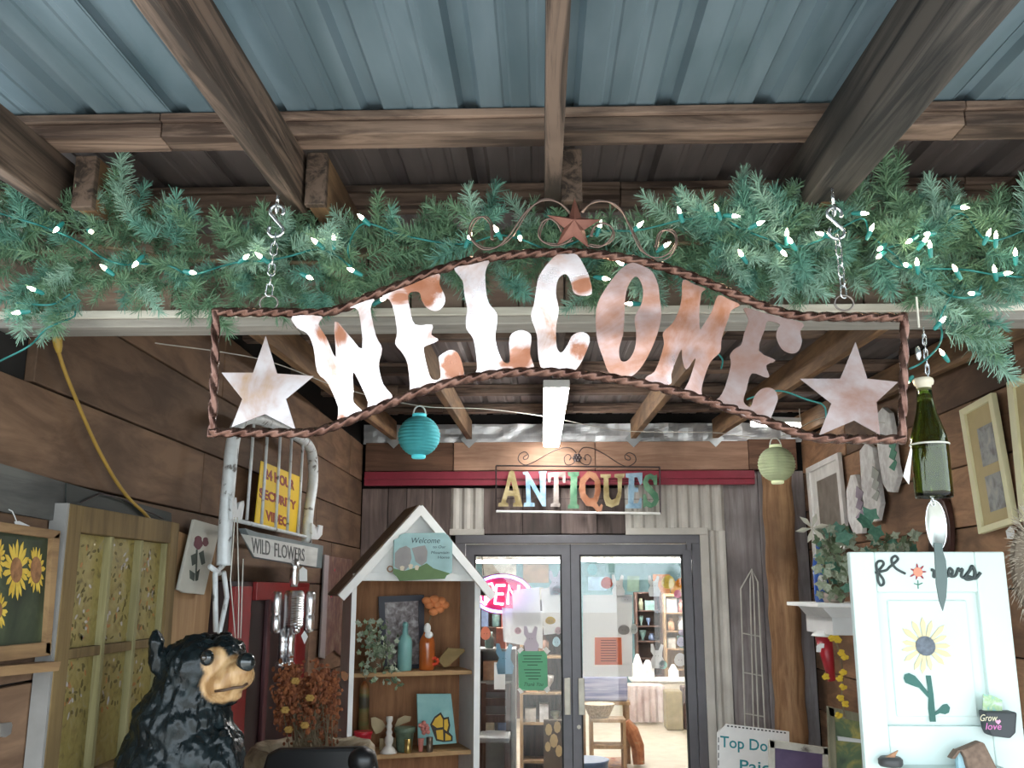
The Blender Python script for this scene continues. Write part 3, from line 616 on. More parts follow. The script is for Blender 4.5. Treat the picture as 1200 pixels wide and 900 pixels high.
def spot(core):
    x = rg.uniform(-50, 1250) if rg.random() < .72 else rg.uniform(820, 1230)
    yc, hh = gpath(max(-40, min(1240, x))); yy = rg.uniform(-1, 1); r = .55 if core else .72
    Y = 2.19 + rg.uniform(-.055, .06); p = at(x, yc + yy * hh * r, Y)
    d = V((rg.gauss(0, .8), -rg.uniform(.0, .6), -yy * 1.2 + rg.gauss(0, .35)))
    if x < 30 or x > 1170: d.z *= .7
    return p, d
def put_sprig(p, d):
    o = bpy.data.objects.new('pine_sprig', rg.choice(SPR)); COL.objects.link(o); o.parent = gl
    o.matrix_local = Matrix.Translation(p - WL[gl.name]) @ orient(d, rg.uniform(0, 6.28)).to_4x4() @ Matrix.Scale(rg.uniform(.85, 1.25), 4)
for i in range(262): put_sprig(*spot(False))
for x, y in ((1100, 345), (1085, 350), (1110, 362), (1125, 372), (1140, 385), (1120, 388), (1105, 372), (1132, 398), (1092, 362), (1118, 350), (1140, 402), (1108, 390), (45, 355), (60, 362), (75, 350), (30, 345), (95, 352), (50, 340),
             (355, 345), (380, 345), (140, 235), (125, 245), (1040, 232), (1046, 240), (240, 350), (545, 330), (590, 325), (700, 335)):
    p = at(x, y, 2.17 + rg.uniform(-.03, .04))
    d = V((.9, -.3, -.5)) if x > 1080 else V((.2, -.2, 1)) if y < 250 else V((rg.uniform(-.8, .8), -.3, -.8))
    put_sprig(p, d + V((rg.gauss(0, .3), rg.gauss(0, .2), rg.gauss(0, .3))))
core = MB(); CSP = [sprig(900 + i, .09, 130) for i in range(6)]
for i in range(420):
    p, d = spot(True); p.y += .04; sm = CSP[i % 6]; Mx = Matrix.Translation(p) @ orient(d, rg.uniform(0, 6.28)).to_4x4(); b = len(core.v)
    core.v += [Mx @ q for q in sm.v]; core.f += [tuple(b + k for k in f) for f in sm.f]
obj('inner_needles', core, PINES[1], gl, kind='stuff')
obj('garland_wire', MB().tube([at(x, gpath(x)[0], 2.22) for x in range(-40, 1241, 40)], .006, 6), BARK, gl)

BULB = plain('lit_mini_bulb', (1.0, .86, .62), .3, emit=16, vary=0); SOCK = plain('green_socket', (.02, .21, .19), .4); CORD = plain('green_light_cord', (.015, .16, .15), .5)
bl = [(68, 267), (106, 271), (41, 340), (24, 366), (125, 316), (161, 307), (223, 319), (286, 303), (307, 302), (372, 285), (391, 282), (426, 257), (360, 324), (415, 318), (446, 352), (549, 281), (583, 272), (609, 277), (702, 267), (747, 266), (778, 289), (797, 251), (731, 310), (706, 326), (741, 356), (841, 248), (858, 253), (887, 263), (922, 277), (928, 285), (916, 294), (1009, 250), (1020, 271), (1068, 281), (1082, 284), (1089, 274), (1090, 291), (1033, 290), (1032, 299), (1126, 243), (1157, 277), (1167, 280), (1063, 311), (1075, 311), (1121, 318), (1166, 319), (1176, 321), (1141, 344), (1102, 378), (1106, 416), (1064, 447), (870, 300), (965, 275), (1190, 300)]
ls = T('string_light', 'green corded string of lit warm white mini bulbs in the garland', 'string light', at(600, 300, 2.1))
for i, (x, y) in enumerate(bl):
    Y = 2.09 if y < 400 else 2.16
    p = at(x, y, Y); d = V((rg.uniform(-1, 1), -rg.uniform(.1, .5), rg.uniform(-.6, 1))).normalized()
    b = obj('bulb', MB().lathe([(.0025, 0), (.0045, .003), (.0047, .008), (.0028, .014), (.0006, .019)], p, 8, d), BULB, ls, smooth=True)
    obj('socket', MB().lathe([(.0035, -.022), (.0052, -.016), (.0060, -.002), (.005, .001)], p, 8, d), SOCK, b)
    WL[b.name] = WL[ls.name]
for pts in ([(0, 250), (40, 262), (68, 272), (95, 285), (120, 302), (145, 310), (165, 309), (200, 312), (223, 322), (260, 312), (286, 306), (310, 306), (340, 300), (372, 292), (395, 300), (412, 312), (408, 290), (426, 262), (470, 275), (520, 285), (549, 285), (583, 276), (609, 280), (650, 292), (702, 272), (747, 270), (797, 258)],
            [(797, 258), (841, 254), (858, 262), (878, 272), (905, 282), (925, 290), (960, 282), (1009, 256), (1020, 275), (1050, 300), (1063, 314), (1095, 315), (1130, 316), (1166, 322), (1200, 325)],
            [(1200, 270), (1157, 282), (1126, 250), (1090, 280), (1068, 284), (1033, 294), (1050, 312), (1075, 316), (1110, 345), (1141, 348), (1150, 335)],
            [(1118, 340), (1102, 372), (1104, 392), (1098, 408), (1080, 425), (1066, 432)], [(20, 355), (60, 357), (82, 345)], [(0, 423), (35, 405), (55, 385), (85, 372), (88, 365)],
            [(830, 405), (846, 420), (845, 432)], [(875, 468), (893, 462), (915, 458), (945, 468), (965, 475), (968, 490)]):
    far = min(p[1] for p in pts) > 395 and pts[0][0] > 100
    obj('cord', MB().tube([at(q.x, q.y, 2.5 if far else 2.13 + .02 * math.sin(i)) for i, q in enumerate(spline(pts, 5))], .0024, 6), CORD, ls, smooth=True)
# ------------------------------------------------------------------ lanterns and cords
def lantern(px, py, Y, r, label, c, cat='lantern'):
    ce = at(px, py, Y); t = T('paper_lantern', label, cat, ce - V((0, 0, r * 1.05)), 'round paper lanterns')
    prof = []; n = 72
    for i in range(n + 1):
        a = -1.22 + 2.44 * i / n; rr = r * math.cos(a) * (1 + .022 * math.cos(i * math.pi * 2 / 5)) ; prof.append((rr, r * math.sin(a) * .98))
    m = mixmat('lantern_paper', [(.35, [x * .75 for x in c]), (.65, c)], 9, .75, stretch=(1, 1, .4)); ft = plain('lantern_foot', [min(1, x * 1.25) for x in c], .6, emit=.15)
    obj('shade', MB().lathe(prof, ce, 28), m, t, smooth=True)
    obj('foot', MB().lathe([(r * .30, -r * 1.08), (r * .34, -r * 1.04), (r * .34, -r * .92), (r * .3, -r * .9)], ce, 20), ft, t, smooth=True)
    obj('collar', MB().lathe([(r * .3, r * .9), (r * .34, r * .92), (r * .34, r * 1.05), (r * .3, r * 1.08)], ce, 20), ft, t, smooth=True)
    tp = ce + V((0, 0, r * 1.05))
    obj('handle', MB().tube([tp + V((r * .3 * math.cos(a), 0, r * .42 * math.sin(a))) for a in [math.pi * i / 10 for i in range(11)]], .004, 6), FIXW, t, smooth=True)
    return tp + V((0, 0, r * .42))
hk1 = lantern(491, 511, 4.6, .104, 'turquoise ribbed paper lantern hanging below the letter E', (.10, .62, .70))
hk2 = lantern(910, 544, 5.4, .104, 'pale green ribbed paper lantern hanging below the right end', (.66, .76, .46))
STRG = plain('white_string', (.62, .60, .54), .7)
def cord(name, pts, r, mat, label, cat='cord', group=None): return thing(name, MB().tube(pts, r, 8), mat, label, cat, group, smooth=True)
cord('lantern_string', spline([V((XL + .03, 3.1, 2.60)), V((-1.1, 3.6, 2.66)), hk1 + V((-.35, -.2, .05)), hk1, hk1 + V((.3, .3, .04)), V((.0, 5.2, 2.72)), V((.5, 5.6, 2.70)), hk2 + V((-.35, .1, .05)), hk2, hk2 + V((.3, 0, .12)), V((XR - .01, 5.2, 2.66))], 8), .0022, STRG, 'thin white string that the paper lanterns hang from', 'string')
YC = plain('yellow_cord', (.33, .20, .035), .6)
e = T('extension_cord', 'yellow extension cord hanging down the left plank wall from a plug', 'cord', (XL + .03, 2.7, 2.1))
PW = PX(XL + .03)
obj('cable', MB().tube(pxcurve(PW, [(68, 410), (76, 435), (90, 470), (105, 505), (118, 532), (135, 562), (152, 585), (168, 600), (178, 612)], 6), .0058, 8), YC, e, smooth=True)
a, b = PW.p(66, 390), PW.p(69, 413)
obj('plug', MB().tube([a, a.lerp(b, .3), a.lerp(b, .7), b], [.011, .014, .012, .007], 10), plain('plug_yellow', (.42, .27, .05), .5), e, smooth=True)
obj('plug_top', MB().tube([PW.p(64, 378), PW.p(66, 391)], .012, 8), plain('outlet_blue', (.18, .27, .30), .5), e)

# ------------------------------------------------------------------ left wall
WF = wood('window_frame_wood', (.105, .064, .02), (.185, .12, .045), 'Z', spread=.05); WFE = plain('frame_edge_paint', (.24, .23, .22), .6)
FLOR = mixmat('floral_glass', [(.30, (.10, .075, .02)), (.36, (.19, .14, .04)), (.50, (.25, .195, .06)), (.62, (.28, .225, .08)), (.70, (.26, .22, .15)), (.8, (.22, .11, .04))], 26, .3, detail=3, dist=1.2)
PWIN = PX(-1.315)
w = T('window_frame', 'old six pane wooden window frame with floral paper panes on left wall', 'window frame', PWIN.p(120, 880))
def wq(u, v):   # frame corners in the photo: top-left, top-right, bottom-right, bottom-left
    a, b, c, d = (79, 590), (207, 621), (186, 925), (45, 925)
    t = (a[0] + (b[0] - a[0]) * u, a[1] + (b[1] - a[1]) * u); s = (d[0] + (c[0] - d[0]) * u, d[1] + (c[1] - d[1]) * u)
    return (t[0] + (s[0] - t[0]) * v, t[1] + (s[1] - t[1]) * v)
P0, P1, P2 = PWIN.p(79, 590), PWIN.p(207, 621), PWIN.p(45, 925)
def wbox(y0, y1, z0, z1, x0, x1): return MB().box(x0, x1, y0, y1, z0, z1)
ya, yb, zt, zb = P0.y, P1.y, P0.z, P0.z - .84
for y0, y1 in ((ya, ya + .075), (yb - .07, yb)): obj('stile', wbox(y0, y1, zb, zt, -1.355, -1.305), WF, w, bevel=.003)
for z0, z1 in ((zt - .075, zt), (zb, zb + .09)): obj('rail', wbox(ya + .075, yb - .07, z0, z1, -1.355, -1.306), WF, w, bevel=.003)
obj('frame_edge', wbox(ya - .012, ya, zb, zt, -1.355, -1.308), WFE, w)
MUN = wood('muntin_wood', (.19, .165, .07), (.29, .255, .125), 'Z', spread=.1)
iy0, iy1 = ya + .075, yb - .07; pw = (iy1 - iy0) / 3; zm = zt - .41
for k in (1, 2): obj('muntin', wbox(iy0 + pw * k - .011, iy0 + pw * k + .011, zb + .09, zt - .075, -1.345, -1.312), MUN, w, bevel=.003)
obj('muntin', wbox(iy1 - .010, iy1, zb + .09, zt - .075, -1.345, -1.314), MUN, w, bevel=.003)
obj('cross_bar', wbox(iy0, iy1, zm - .014, zm + .014, -1.345, -1.316), WF, w, bevel=.003)
for k in range(3):
    for z0, z1 in ((zm + .014, zt - .075), (zb + .09, zm - .014)): obj('pane', wbox(iy0 + pw * k + .002, iy0 + pw * (k + 1) - .002, z0 + .001, z1 - .001, -1.345, -1.335), FLOR, w)
rk = random.Random(5); ink = plain('floral_ink', (.10, .075, .02), .6); pt = MB()
BLOS = [plain('floral_rust', (.38, .17, .06), .6), plain('floral_mauve', (.40, .36, .36), .6)]
for mt_, n_ in ((ink, 190), (BLOS[0], 50), (BLOS[1], 60)):
    pt = MB()
    for i in range(n_):
        k = rk.randrange(3); yy = rk.uniform(iy0 + pw * k + .03, iy0 + pw * (k + 1) - .03); zz = rk.uniform(zb + .25, zt - .09)
        if abs(zz - zm) < .03: continue
        a = rk.uniform(0, 6.28); L, W_ = rk.uniform(.005, .013), rk.uniform(.003, .006)
        pt.prism([V((-1.334, yy + L * math.cos(t) * math.cos(a) - W_ * math.sin(t) * math.sin(a), zz + L * math.cos(t) * math.sin(a) + W_ * math.sin(t) * math.cos(a))) for t in [i2 * math.pi / 4 for i2 in range(8)]], (-.001, 0, 0))
    obj('printed_flowers', pt, mt_, w, kind='stuff')
# dark board behind it, hook wire
thing('slate_board', MB().pp(PX(-1.352), [(73, 566), (197, 601), (198, 640), (73, 640)], .012), plain('dark_slate', (.018, .022, .02), .6), 'dark slate coloured board on the wall above the old window frame', 'board')
thing('grey_plank', MB().pp(PX(-1.358), [(-60, 524), (0, 545), (48, 559), (72, 566), (70, 612), (-60, 590)], .014), wood('grey_weathered_plank', (.05, .05, .047), (.11, .107, .098), 'Y', spread=.05), 'grey weathered plank nailed on left wall above the sunflower picture', 'plank')
cord('picture_wire', [PX(-1.33).p(*q) for q in ((95, 589), (118, 578), (142, 584), (170, 598), (192, 608))], .0022, IRON, 'thin picture wire above the old window frame', 'wire')

# sunflower picture
PS = PX(-1.33); sp = T('sunflower_picture', 'wooden framed painting of yellow sunflowers at left edge of photo', 'picture', PS.p(20, 770))
CANV = mixmat('sunflower_canvas', [(.3, (.012, .018, .010)), (.5, (.03, .042, .02)), (.7, (.075, .09, .045))], 9, .6)
obj('canvas', MB().pp(PS, [(-60, 612), (58, 628), (48, 760), (-60, 770)], .008), CANV, sp)
SFR = wood('sunflower_frame_wood', (.20, .11, .05), (.33, .20, .09), 'Y', spread=.1)
for q in ([(-60, 604), (62, 622), (60, 632), (-60, 616)], [(62, 622), (50, 768), (44, 766), (53, 630)], [(-60, 762), (50, 752), (50, 768), (-60, 782)]):
    obj('frame_strip', MB().pp(PS, q, .022), SFR, sp, bevel=.002)
YEL = mixmat('sunflower_petal', [(.3, (.52, .32, .03)), (.7, (.66, .47, .07))], 30, .6); DISC = plain('sunflower_centre', (.24, .11, .045), .8, vary=.4, scale=60)
def pet(pl, c, R, rin, sq, n, lift, th=.001, seed=0):
    r = random.Random(seed); mb = MB(); 
    for i in range(n):
        a = 2 * math.pi * i / n + r.uniform(-.08, .08); L = R * r.uniform(.85, 1.05)
        q = [(c[0] + sq * rin * math.cos(a - .2), c[1] + rin * math.sin(a - .2)), (c[0] + sq * L * .8 * math.cos(a - .12), c[1] + L * .8 * math.sin(a - .12)), (c[0] + sq * L * math.cos(a), c[1] + L * math.sin(a)), (c[0] + sq * L * .8 * math.cos(a + .12), c[1] + L * .8 * math.sin(a + .12)), (c[0] + sq * rin * math.cos(a + .2), c[1] + rin * math.sin(a + .2))]
        mb.pp(pl, q, th, lift=lift)
    return mb
for i, (c, R, rin, sq) in enumerate([((19, 668), 37, 15, .42), ((42, 668), 30, 16, .36), ((-2, 715), 26, 10, .4), ((-4, 655), 26, 10, .4)]):
    f = obj('sunflower', pet(PS, c, R, rin * .8, sq, 17, .008 + .0012 * i, .001, i), YEL, sp)
    WL[f.name] = WL[sp.name]
    obj('flower_centre', MB().pp(PS, [(c[0] + rin * sq * 1.1 * math.cos(t), c[1] + rin * math.sin(t)) for t in [k * math.pi / 7 for k in range(14)]], .001, lift=.0092 + .0012 * i), DISC, f)
thing('paper_tag', MB().pp(PX(-1.335), crop(0, 560, 5, [(83, 255), (110, 253), (172, 282), (160, 287), (88, 287)]), .002).tube([PX(-1.335).p(*q) for q in crop(0, 560, 5, [(52, 186), (72, 196), (85, 225), (97, 256)])], .0015, 5), plain('tag_white', (.75, .76, .76), .7), 'white paper tag on a string above the sunflower picture', 'tag')
# wall shelf box under the sunflowers
wsx = MB(); wsx.pp(PX(-1.335), [(-60, 784), (50, 775), (47, 786), (-60, 796)], .05)
thing('wall_shelf', wsx, SFR, 'narrow wooden shelf below the sunflower picture', 'shelf')
thing('hanging_dipper', MB().pp(PX(-1.33), crop(0, 720, 5, [(-20, 640), (45, 632), (50, 650), (40, 700), (10, 720), (-20, 715)]), .01), plain('grey_metal', (.35, .33, .31), .4, .6), 'small grey metal piece hanging at the left edge below the shelf', 'ornament')

# rose linen
PL_ = PX(-1.32); li = T('linen_hanging', 'cream linen wall hanging stitched with two dark roses', 'wall hanging', PL_.p(225, 695))
LIN = plain('cream_linen', (.50, .48, .42), .9, vary=.06); DKR = plain('rose_thread', (.14, .05, .06), .9); DKG = plain('leaf_thread', (.08, .09, .075), .9)
B3 = (200, 560, 5)
obj('cloth', MB().pp(PL_, crop(*B3, [(122, 243), (270, 285), (265, 330), (180, 685), (60, 672), (26, 655)]), .012), LIN, li, bevel=.003)
for c, R in (((160, 380), 24), ((203, 375), 16)):
    obj('stitched_rose', MB().pp(PL_, crop(*B3, [(c[0] + R * math.cos(t) * (1 + .15 * math.sin(5 * t)), c[1] + R * 1.7 * math.sin(t)) for t in [i * math.pi / 8 for i in range(16)]]), .002, lift=.012), DKR, li)
st_ = MB()
for q in ([(118, 455), (150, 440), (150, 500), (125, 515)], [(165, 440), (190, 425), (200, 500), (180, 510)], [(148, 420), (156, 420), (150, 600), (142, 600)], [(110, 540), (140, 560), (135, 605), (112, 590)], [(150, 555), (168, 535), (158, 600), (145, 605)]): st_.pp(PL_, crop(*B3, q), .002, lift=.012)
obj('stitched_stem', st_, DKG, li)
# brown cupboard panel under the linen and grey post
thing('plywood_sheet', MB().pp(PX(-1.35), [(204, 622), (250, 640), (238, 760), (196, 770)], .012), wood('honey_panel', (.30, .17, .08), (.42, .26, .13), 'Z', spread=.05), 'plain honey brown plywood sheet behind the linen hanging', 'board')

# white iron headboard
PH = PX(-1.22); hb = T('iron_headboard', 'white painted iron bed headboard with vertical rods hung on left wall', 'headboard', PH.p(258, 735))
WI = mixmat('chipped_white_iron', [(.32, (.16, .15, .14)), (.38, (.64, .67, .68)), (.7, (.76, .80, .82))], 22, .45, .1)
BH = (230, 480, 4.737)
obj('outer_tube', MB().tube(pxcurve(PH, crop(*BH, [(152, 865), (165, 600), (180, 400), (205, 170), (245, 70), (330, 48), (480, 108), (590, 168), (640, 240), (648, 400), (625, 560), (612, 740)]), 8), .027, 12), WI, hb, smooth=True)
for a, b in (((322, 50), (280, 612)), ((398, 85), (362, 642)), ((468, 120), (440, 668)), ((530, 150), (505, 680)), ((592, 190), (565, 695))):
    obj('spindle', MB().tube([PH.p(*q) for q in crop(*BH, [a, b])], .007, 8), WI, hb, smooth=True)
obj('rail', MB().tube([PH.p(*q) for q in crop(*BH, [(205, 610), (612, 708)])], .009, 8), WI, hb, smooth=True)
for q in ([(183, 485), (208, 488), (212, 560), (228, 515), (250, 505), (252, 530), (240, 610), (180, 612)], [(632, 628), (655, 650), (660, 690), (672, 640), (692, 645), (688, 695), (665, 722), (630, 720)]):
    obj('bed_hook', MB().pp(PH, crop(*BH, q), .012, lift=.02), WI, hb, bevel=.002)
for q in ([(262, 662), (252, 672), (253, 740)], [(262, 670), (266, 700), (257, 742)], [(257, 672), (246, 664)]): obj('lower_rod', MB().tube([PH.p(*p) for p in q], .010, 8), WI, hb, smooth=True)
PYS = PX(-1.27); ys = T('security_sign', 'yellow sign with red lettering 24 HOUR SECURITY VIDEO behind the rods', 'sign', PYS.p(325, 625))
YELS = plain('sign_yellow', (.90, .60, .01), .5, vary=.05); REDT = plain('sign_red', (.30, .015, .01), .5, vary=.05)
qs = crop(*BH, [(357, 285), (575, 375), (548, 690), (320, 632)])
obj('plate', MB().pp(PYS, qs, .004), YELS, ys)
for s, x, y, hgt, wd, dy in (('24 HOUR', 378, 378, 55, 165, 68), ('SECURITY', 350, 485, 52, 203, 72), ('VIDEO', 385, 610, 52, 122, 40)):
    (x, y), = crop(*BH, [(x, y)]); text('lettering', s, PYS, x, y, hgt / 4.737, wd / 4.737, REDT, ys, .0015, .004, dy=dy / 4.737, bold=.04)
PAR = PX(-1.17); ar = T('arrow_sign', 'grey wooden pointer board lettered WILD FLOWERS', 'sign', PAR.p(330, 655))
ARW = wood('arrow_paint', (.46, .46, .45), (.60, .60, .58), 'Y', spread=.03); ARG = plain('arrow_edge', (.15, .18, .19), .6); INK = plain('dark_ink', (.06, .06, .06), .6)
obj('board', MB().pp(PAR, crop(200, 560, 5, [(392, 295), (470, 320), (862, 398), (852, 530), (830, 528), (478, 470)]), .03), ARG, ar, bevel=.002)
obj('face', MB().pp(PAR, crop(200, 560, 5, [(410, 328), (860, 412), (850, 522), (488, 462)]), .003, lift=.03), ARW, ar)
text('lettering', 'WILD', PAR, *crop(200, 560, 5, [(474, 437)])[0], 18, 21.5, INK, ar, .0015, .033, dy=3.4)
text('lettering', 'FLOWERS', PAR, *crop(200, 560, 5, [(608, 461)])[0], 16.5, 35, INK, ar, .0015, .033, dy=5.6)
for q, lb in (([(275, 606), (273, 640), (270, 680), (276, 748)], 'thin white string bowing left below the headboard hook'), ([(278, 606), (280, 700), (279, 748)], 'thin straight white string below the headboard hook'), ([(285, 655), (282, 748)], 'short white string behind the tip of the pointer board')):
    cord('hanging_string', [PX(-1.16).p(*p) for p in q], .0022, STRG, lb, 'string', 'strings below the headboard hook')

# red cabinet with dark glass behind the bear
PC = PX(-1.30); rc = T('red_cabinet', 'red painted cabinet with dark panels standing by the left wall', 'cabinet', PC.p(300, 900))
REDC = plain('cabinet_red', (.24, .016, .015), .4); DRKP = plain('cabinet_dark', (.03, .018, .018), .3)
y0, y1 = PC.p(262, 700).y, PC.p(352, 700).y
obj('body', MB().box(-1.355, -1.275, y0, y1, 0, 1.80), DRKP, rc)
for a, b in ((y0, y0 + .22), (y1 - .25, y1 - .04)): obj('stile', MB().box(-1.275, -1.25, a, b, .02, 1.78), REDC, rc, bevel=.004)
obj('stile', MB().box(-1.275, -1.255, y0 + .50, y0 + .56, .02, 1.78), plain('cabinet_maroon', (.10, .03, .035), .4), rc, bevel=.004)
obj('top_rail', MB().box(-1.275, -1.252, y0 + .3, y1, 1.72, 1.80), REDC, rc, bevel=.004)

# chrome can man hanging from the pointer board
YRB = 4.3; RBP = PY(YRB); rb = T('tin_robot', 'shiny chrome robot figure of tins hanging under the pointer board', 'ornament', RBP.p(337, 782))
CHR = plain('chrome', (.85, .85, .86), .27, 1.0, vary=.03)
def RZ(py): return RBP.p(338, py).z
def RX(px): return RBP.p(px, 715).x
pxm = (RX(348) - RX(338)) / 10
obj('head', MB().lathe([(4 * pxm, RZ(688)), (5 * pxm, RZ(684)), (5.5 * pxm, RZ(672)), (5 * pxm, RZ(668)), (6 * pxm, RZ(666)), (5 * pxm, RZ(662)), (3.5 * pxm, RZ(656))], (RX(343), YRB, 0), 20), CHR, rb, smooth=True)
pr = [(10 * pxm, RZ(736))]
for i in range(13): z = RZ(734) + (RZ(700) - RZ(734)) * i / 12; pr += [(11.5 * pxm, z), (12.3 * pxm, z + .006)]
pr += [(11 * pxm, RZ(694)), (9 * pxm, RZ(692))]
obj('torso', MB().lathe(pr, (RX(344), YRB, 0), 24), CHR, rb)
for x, dy_ in ((326, -.03), (360, .05)): obj('arm', MB().lathe([(4 * pxm, RZ(742)), (6 * pxm, RZ(738)), (6 * pxm, RZ(722)), (4.5 * pxm, RZ(720)), (6 * pxm, RZ(717)), (6 * pxm, RZ(696)), (4 * pxm, RZ(693))], (RX(x), YRB + dy_, 0), 16), CHR, rb, smooth=True)
for x in (333, 342):
    obj('leg', MB().lathe([(4.6 * pxm, RZ(777)), (4.8 * pxm, RZ(758)), (4.2 * pxm, RZ(756)), (5 * pxm, RZ(752)), (4.6 * pxm, RZ(736))], (RX(x), YRB, 0), 16), CHR, rb, smooth=True)
    obj('foot', MB().ball((RX(x + 1), YRB - .02, RZ(778)), (6.5 * pxm, .045, .012), 12, 6), CHR, rb, smooth=True)
obj('hand', MB().ball((RX(351), YRB - .04, RZ(738)), .018, 10, 6), CHR, rb, smooth=True)
TAGW = plain('tag_white_card', (.78, .78, .77), .7, vary=.02)
for q in ([(351, 668), (355, 664), (360, 668), (360, 681), (351, 681)], [(353, 745), (357, 739), (361, 746), (357, 755)]): obj('tag', MB().pp(PY(YRB - .05), q, .002), TAGW, rb)
obj('hang_wire', MB().tube([(RX(343), YRB, RZ(657)), (RX(343), YRB, RZ(644))], .003, 6), IRON, rb)
# flower print hanging in the corner
fpn = T('flower_print', 'pale edged tall flower print hanging left of the white house shelf', 'picture', PX(-1.345).p(385, 770))
obj('sheet', MB().pp(PX(-1.355), [(381, 651), (411, 656), (405, 775), (390, 762), (376, 772)], .01), mixmat('print_sheet', [(.3, (.07, .03, .03)), (.5, (.16, .08, .06)), (.7, (.24, .18, .13))], 14, .5), fpn)
obj('edge', MB().pp(PX(-1.345), [(379, 650), (384, 651), (379, 772), (373, 770)], .01), plain('print_edge', (.33, .29, .29), .5), fpn)
bl_ = MB()
for c, r in (((383, 679), 3), ((388, 697), 4), ((392, 668), 2)): bl_.disc(PX(-1.345).p(*c), (1, 0, 0), r * .0045, .003, 10)
obj('blossom', bl_, plain('pink_blossom', (.55, .06, .12), .6), fpn)

# ------------------------------------------------------------------ black bear carving
YBR = 2.72; BP = PY(YBR); bear = T('bear_statue', 'glossy black carved bear statue with tan muzzle looking right', 'statue', (at(215, 900, YBR).x, YBR, 0))
def be(px, py, rx, ry, dy=0.0, yr=None):
    c = BP.p(px, py); k = YBR / 1126; return (c + V((0, dy, 0)), (rx * k, yr or rx * k * .85, ry * k))
blobs = [be(233, 782, 44, 38, 0, .105), be(262, 770, 25, 24, .0, .08), be(222, 815, 44, 46, .01, .115), be(212, 850, 56, 52, .01, .135), be(206, 905, 72, 62, .02, .16), be(196, 890, 58, 52, .03, .14), be(228, 885, 55, 50, .0, .13), be(212, 1000, 88, 110, .03, .19), be(215, 1130, 95, 120, .03, .2), be(215, 1290, 92, 150, .03, .2),
         be(282, 790, 22, 18, -.045, .052), be(268, 800, 22, 17, -.04, .06), be(290, 785, 14, 13, -.055, .04), be(268, 815, 20, 9, -.03, .045), be(190, 757, 8, 20, -.045, .03), be(192, 775, 10, 14, -.03, .04), be(252, 750, 9, 9, .09, .03), be(265, 905, 24, 50, -.06, .06), be(175, 940, 28, 80, -.05, .07), be(262, 985, 24, 60, -.10, .06)]
bm_ = MB()
for c, r in blobs: bm_.ball(c, r, 20, 14)
me = mesh_of('bear_body', bm_, bpy.data.materials.new('tmp'), False, WL[bear.name])
bo = bpy.data.objects.new('bear_tmp', me); COL.objects.link(bo); rm = bo.modifiers.new('r', 'REMESH'); rm.mode = 'VOXEL'; rm.voxel_size = .007; rm.use_smooth_shade = True
sm_ = bo.modifiers.new('s', 'SMOOTH'); sm_.iterations = 4; sm_.factor = .6
me2 = bpy.data.meshes.new_from_object(bo.evaluated_get(bpy.context.evaluated_depsgraph_get())); bpy.data.objects.remove(bo)
BEARB = mixmat('bear_black_gloss', [(.3, (.003, .005, .006)), (.6, (.008, .013, .015)), (.78, (.02, .032, .035))], 26, .12, 0, bump=.55, coat=0, stretch=(1, 1, .5), rough2=.32)
BEARB.node_tree.nodes['Principled BSDF'].inputs['Specular IOR Level'].default_value = .28
me2.materials.clear(); me2.materials.append(BEARB)
w0 = WL[bear.name]; mz = [be(284, 792, 25, 25, -.05, .07), be(268, 798, 24, 22, -.05, .07), be(262, 772, 14, 16, -.075, .04)]
nrm_ = [v.normal.copy() for v in me2.vertices]; cos_ = []
for v, n in zip(me2.vertices, nrm_):
    p = v.co + w0
    tan = any(sum(((p[i] - c[i]) / (r[i])) ** 2 for i in range(3)) < 1 for c, r in mz)
    if not tan:
        q = V((p.x * 34, p.y * 34, p.z * 17)); cos_.append(v.co + n * (.008 * noise.noise(q) + .006 * noise.noise(q * 2.3) + .002 * noise.noise(q * 5)))
    else: cos_.append(v.co.copy())
me2.vertices.foreach_set('co', [k for q in cos_ for k in q]); me2.update()
at_ = me2.attributes.new('tan_paint', 'FLOAT', 'POINT')
at_.data.foreach_set('value', [max(0.0, min(1.0, .5 + 4 * (1 - min(sum(((v.co[i] + w0[i] - c[i]) / r[i]) ** 2 for i in range(3)) for c, r in mz)))) for v in me2.vertices])
t_ = BEARB.node_tree; an_ = t_.nodes.new('ShaderNodeAttribute'); an_.attribute_name = 'tan_paint'; bs_ = t_.nodes['Principled BSDF']
tn_ = t_.nodes.new('ShaderNodeTexNoise'); tn_.inputs['Scale'].default_value = 22; tr_ = t_.nodes.new('ShaderNodeValToRGB'); t_.links.new(tn_.outputs['Fac'], tr_.inputs[0])
tr_.color_ramp.elements[0].position = .35; tr_.color_ramp.elements[1].position = .65; tr_.color_ramp.elements[0].color = (.30, .165, .07, 1); tr_.color_ramp.elements[1].color = (.50, .32, .16, 1)
mx_n = t_.nodes.new('ShaderNodeMix'); mx_n.data_type = 'RGBA'; t_.links.new(an_.outputs['Fac'], mx_n.inputs[0]); t_.links.new(bs_.inputs['Base Color'].links[0].from_socket, mx_n.inputs[6]); t_.links.new(tr_.outputs[0], mx_n.inputs[7]); t_.links.new(mx_n.outputs[2], bs_.inputs['Base Color'])
for pl in me2.polygons:
    pl.use_smooth = True
body = bpy.data.objects.new('body', me2); COL.objects.link(body); body.parent = bear; WL[body.name] = w0
NOSE = plain('nose_black', (.008, .012, .014), .12, coat=.6)
c, r = be(297, 774, 11, 11, -.07, .026); obj('nose', MB().ball(c, r, 16, 10), NOSE, bear, smooth=True)
c, r = be(257, 768, 8, 9, -.098, .02); obj('eye_socket', MB().ball(c, r, 14, 8), NOSE, bear, smooth=True)
c, r = be(256, 767, 3.5, 3.5, -.118, .008); obj('eye', MB().ball(c, r, 10, 6), plain('eye_glass', (.03, .025, .02), .05, coat=1), bear, smooth=True)
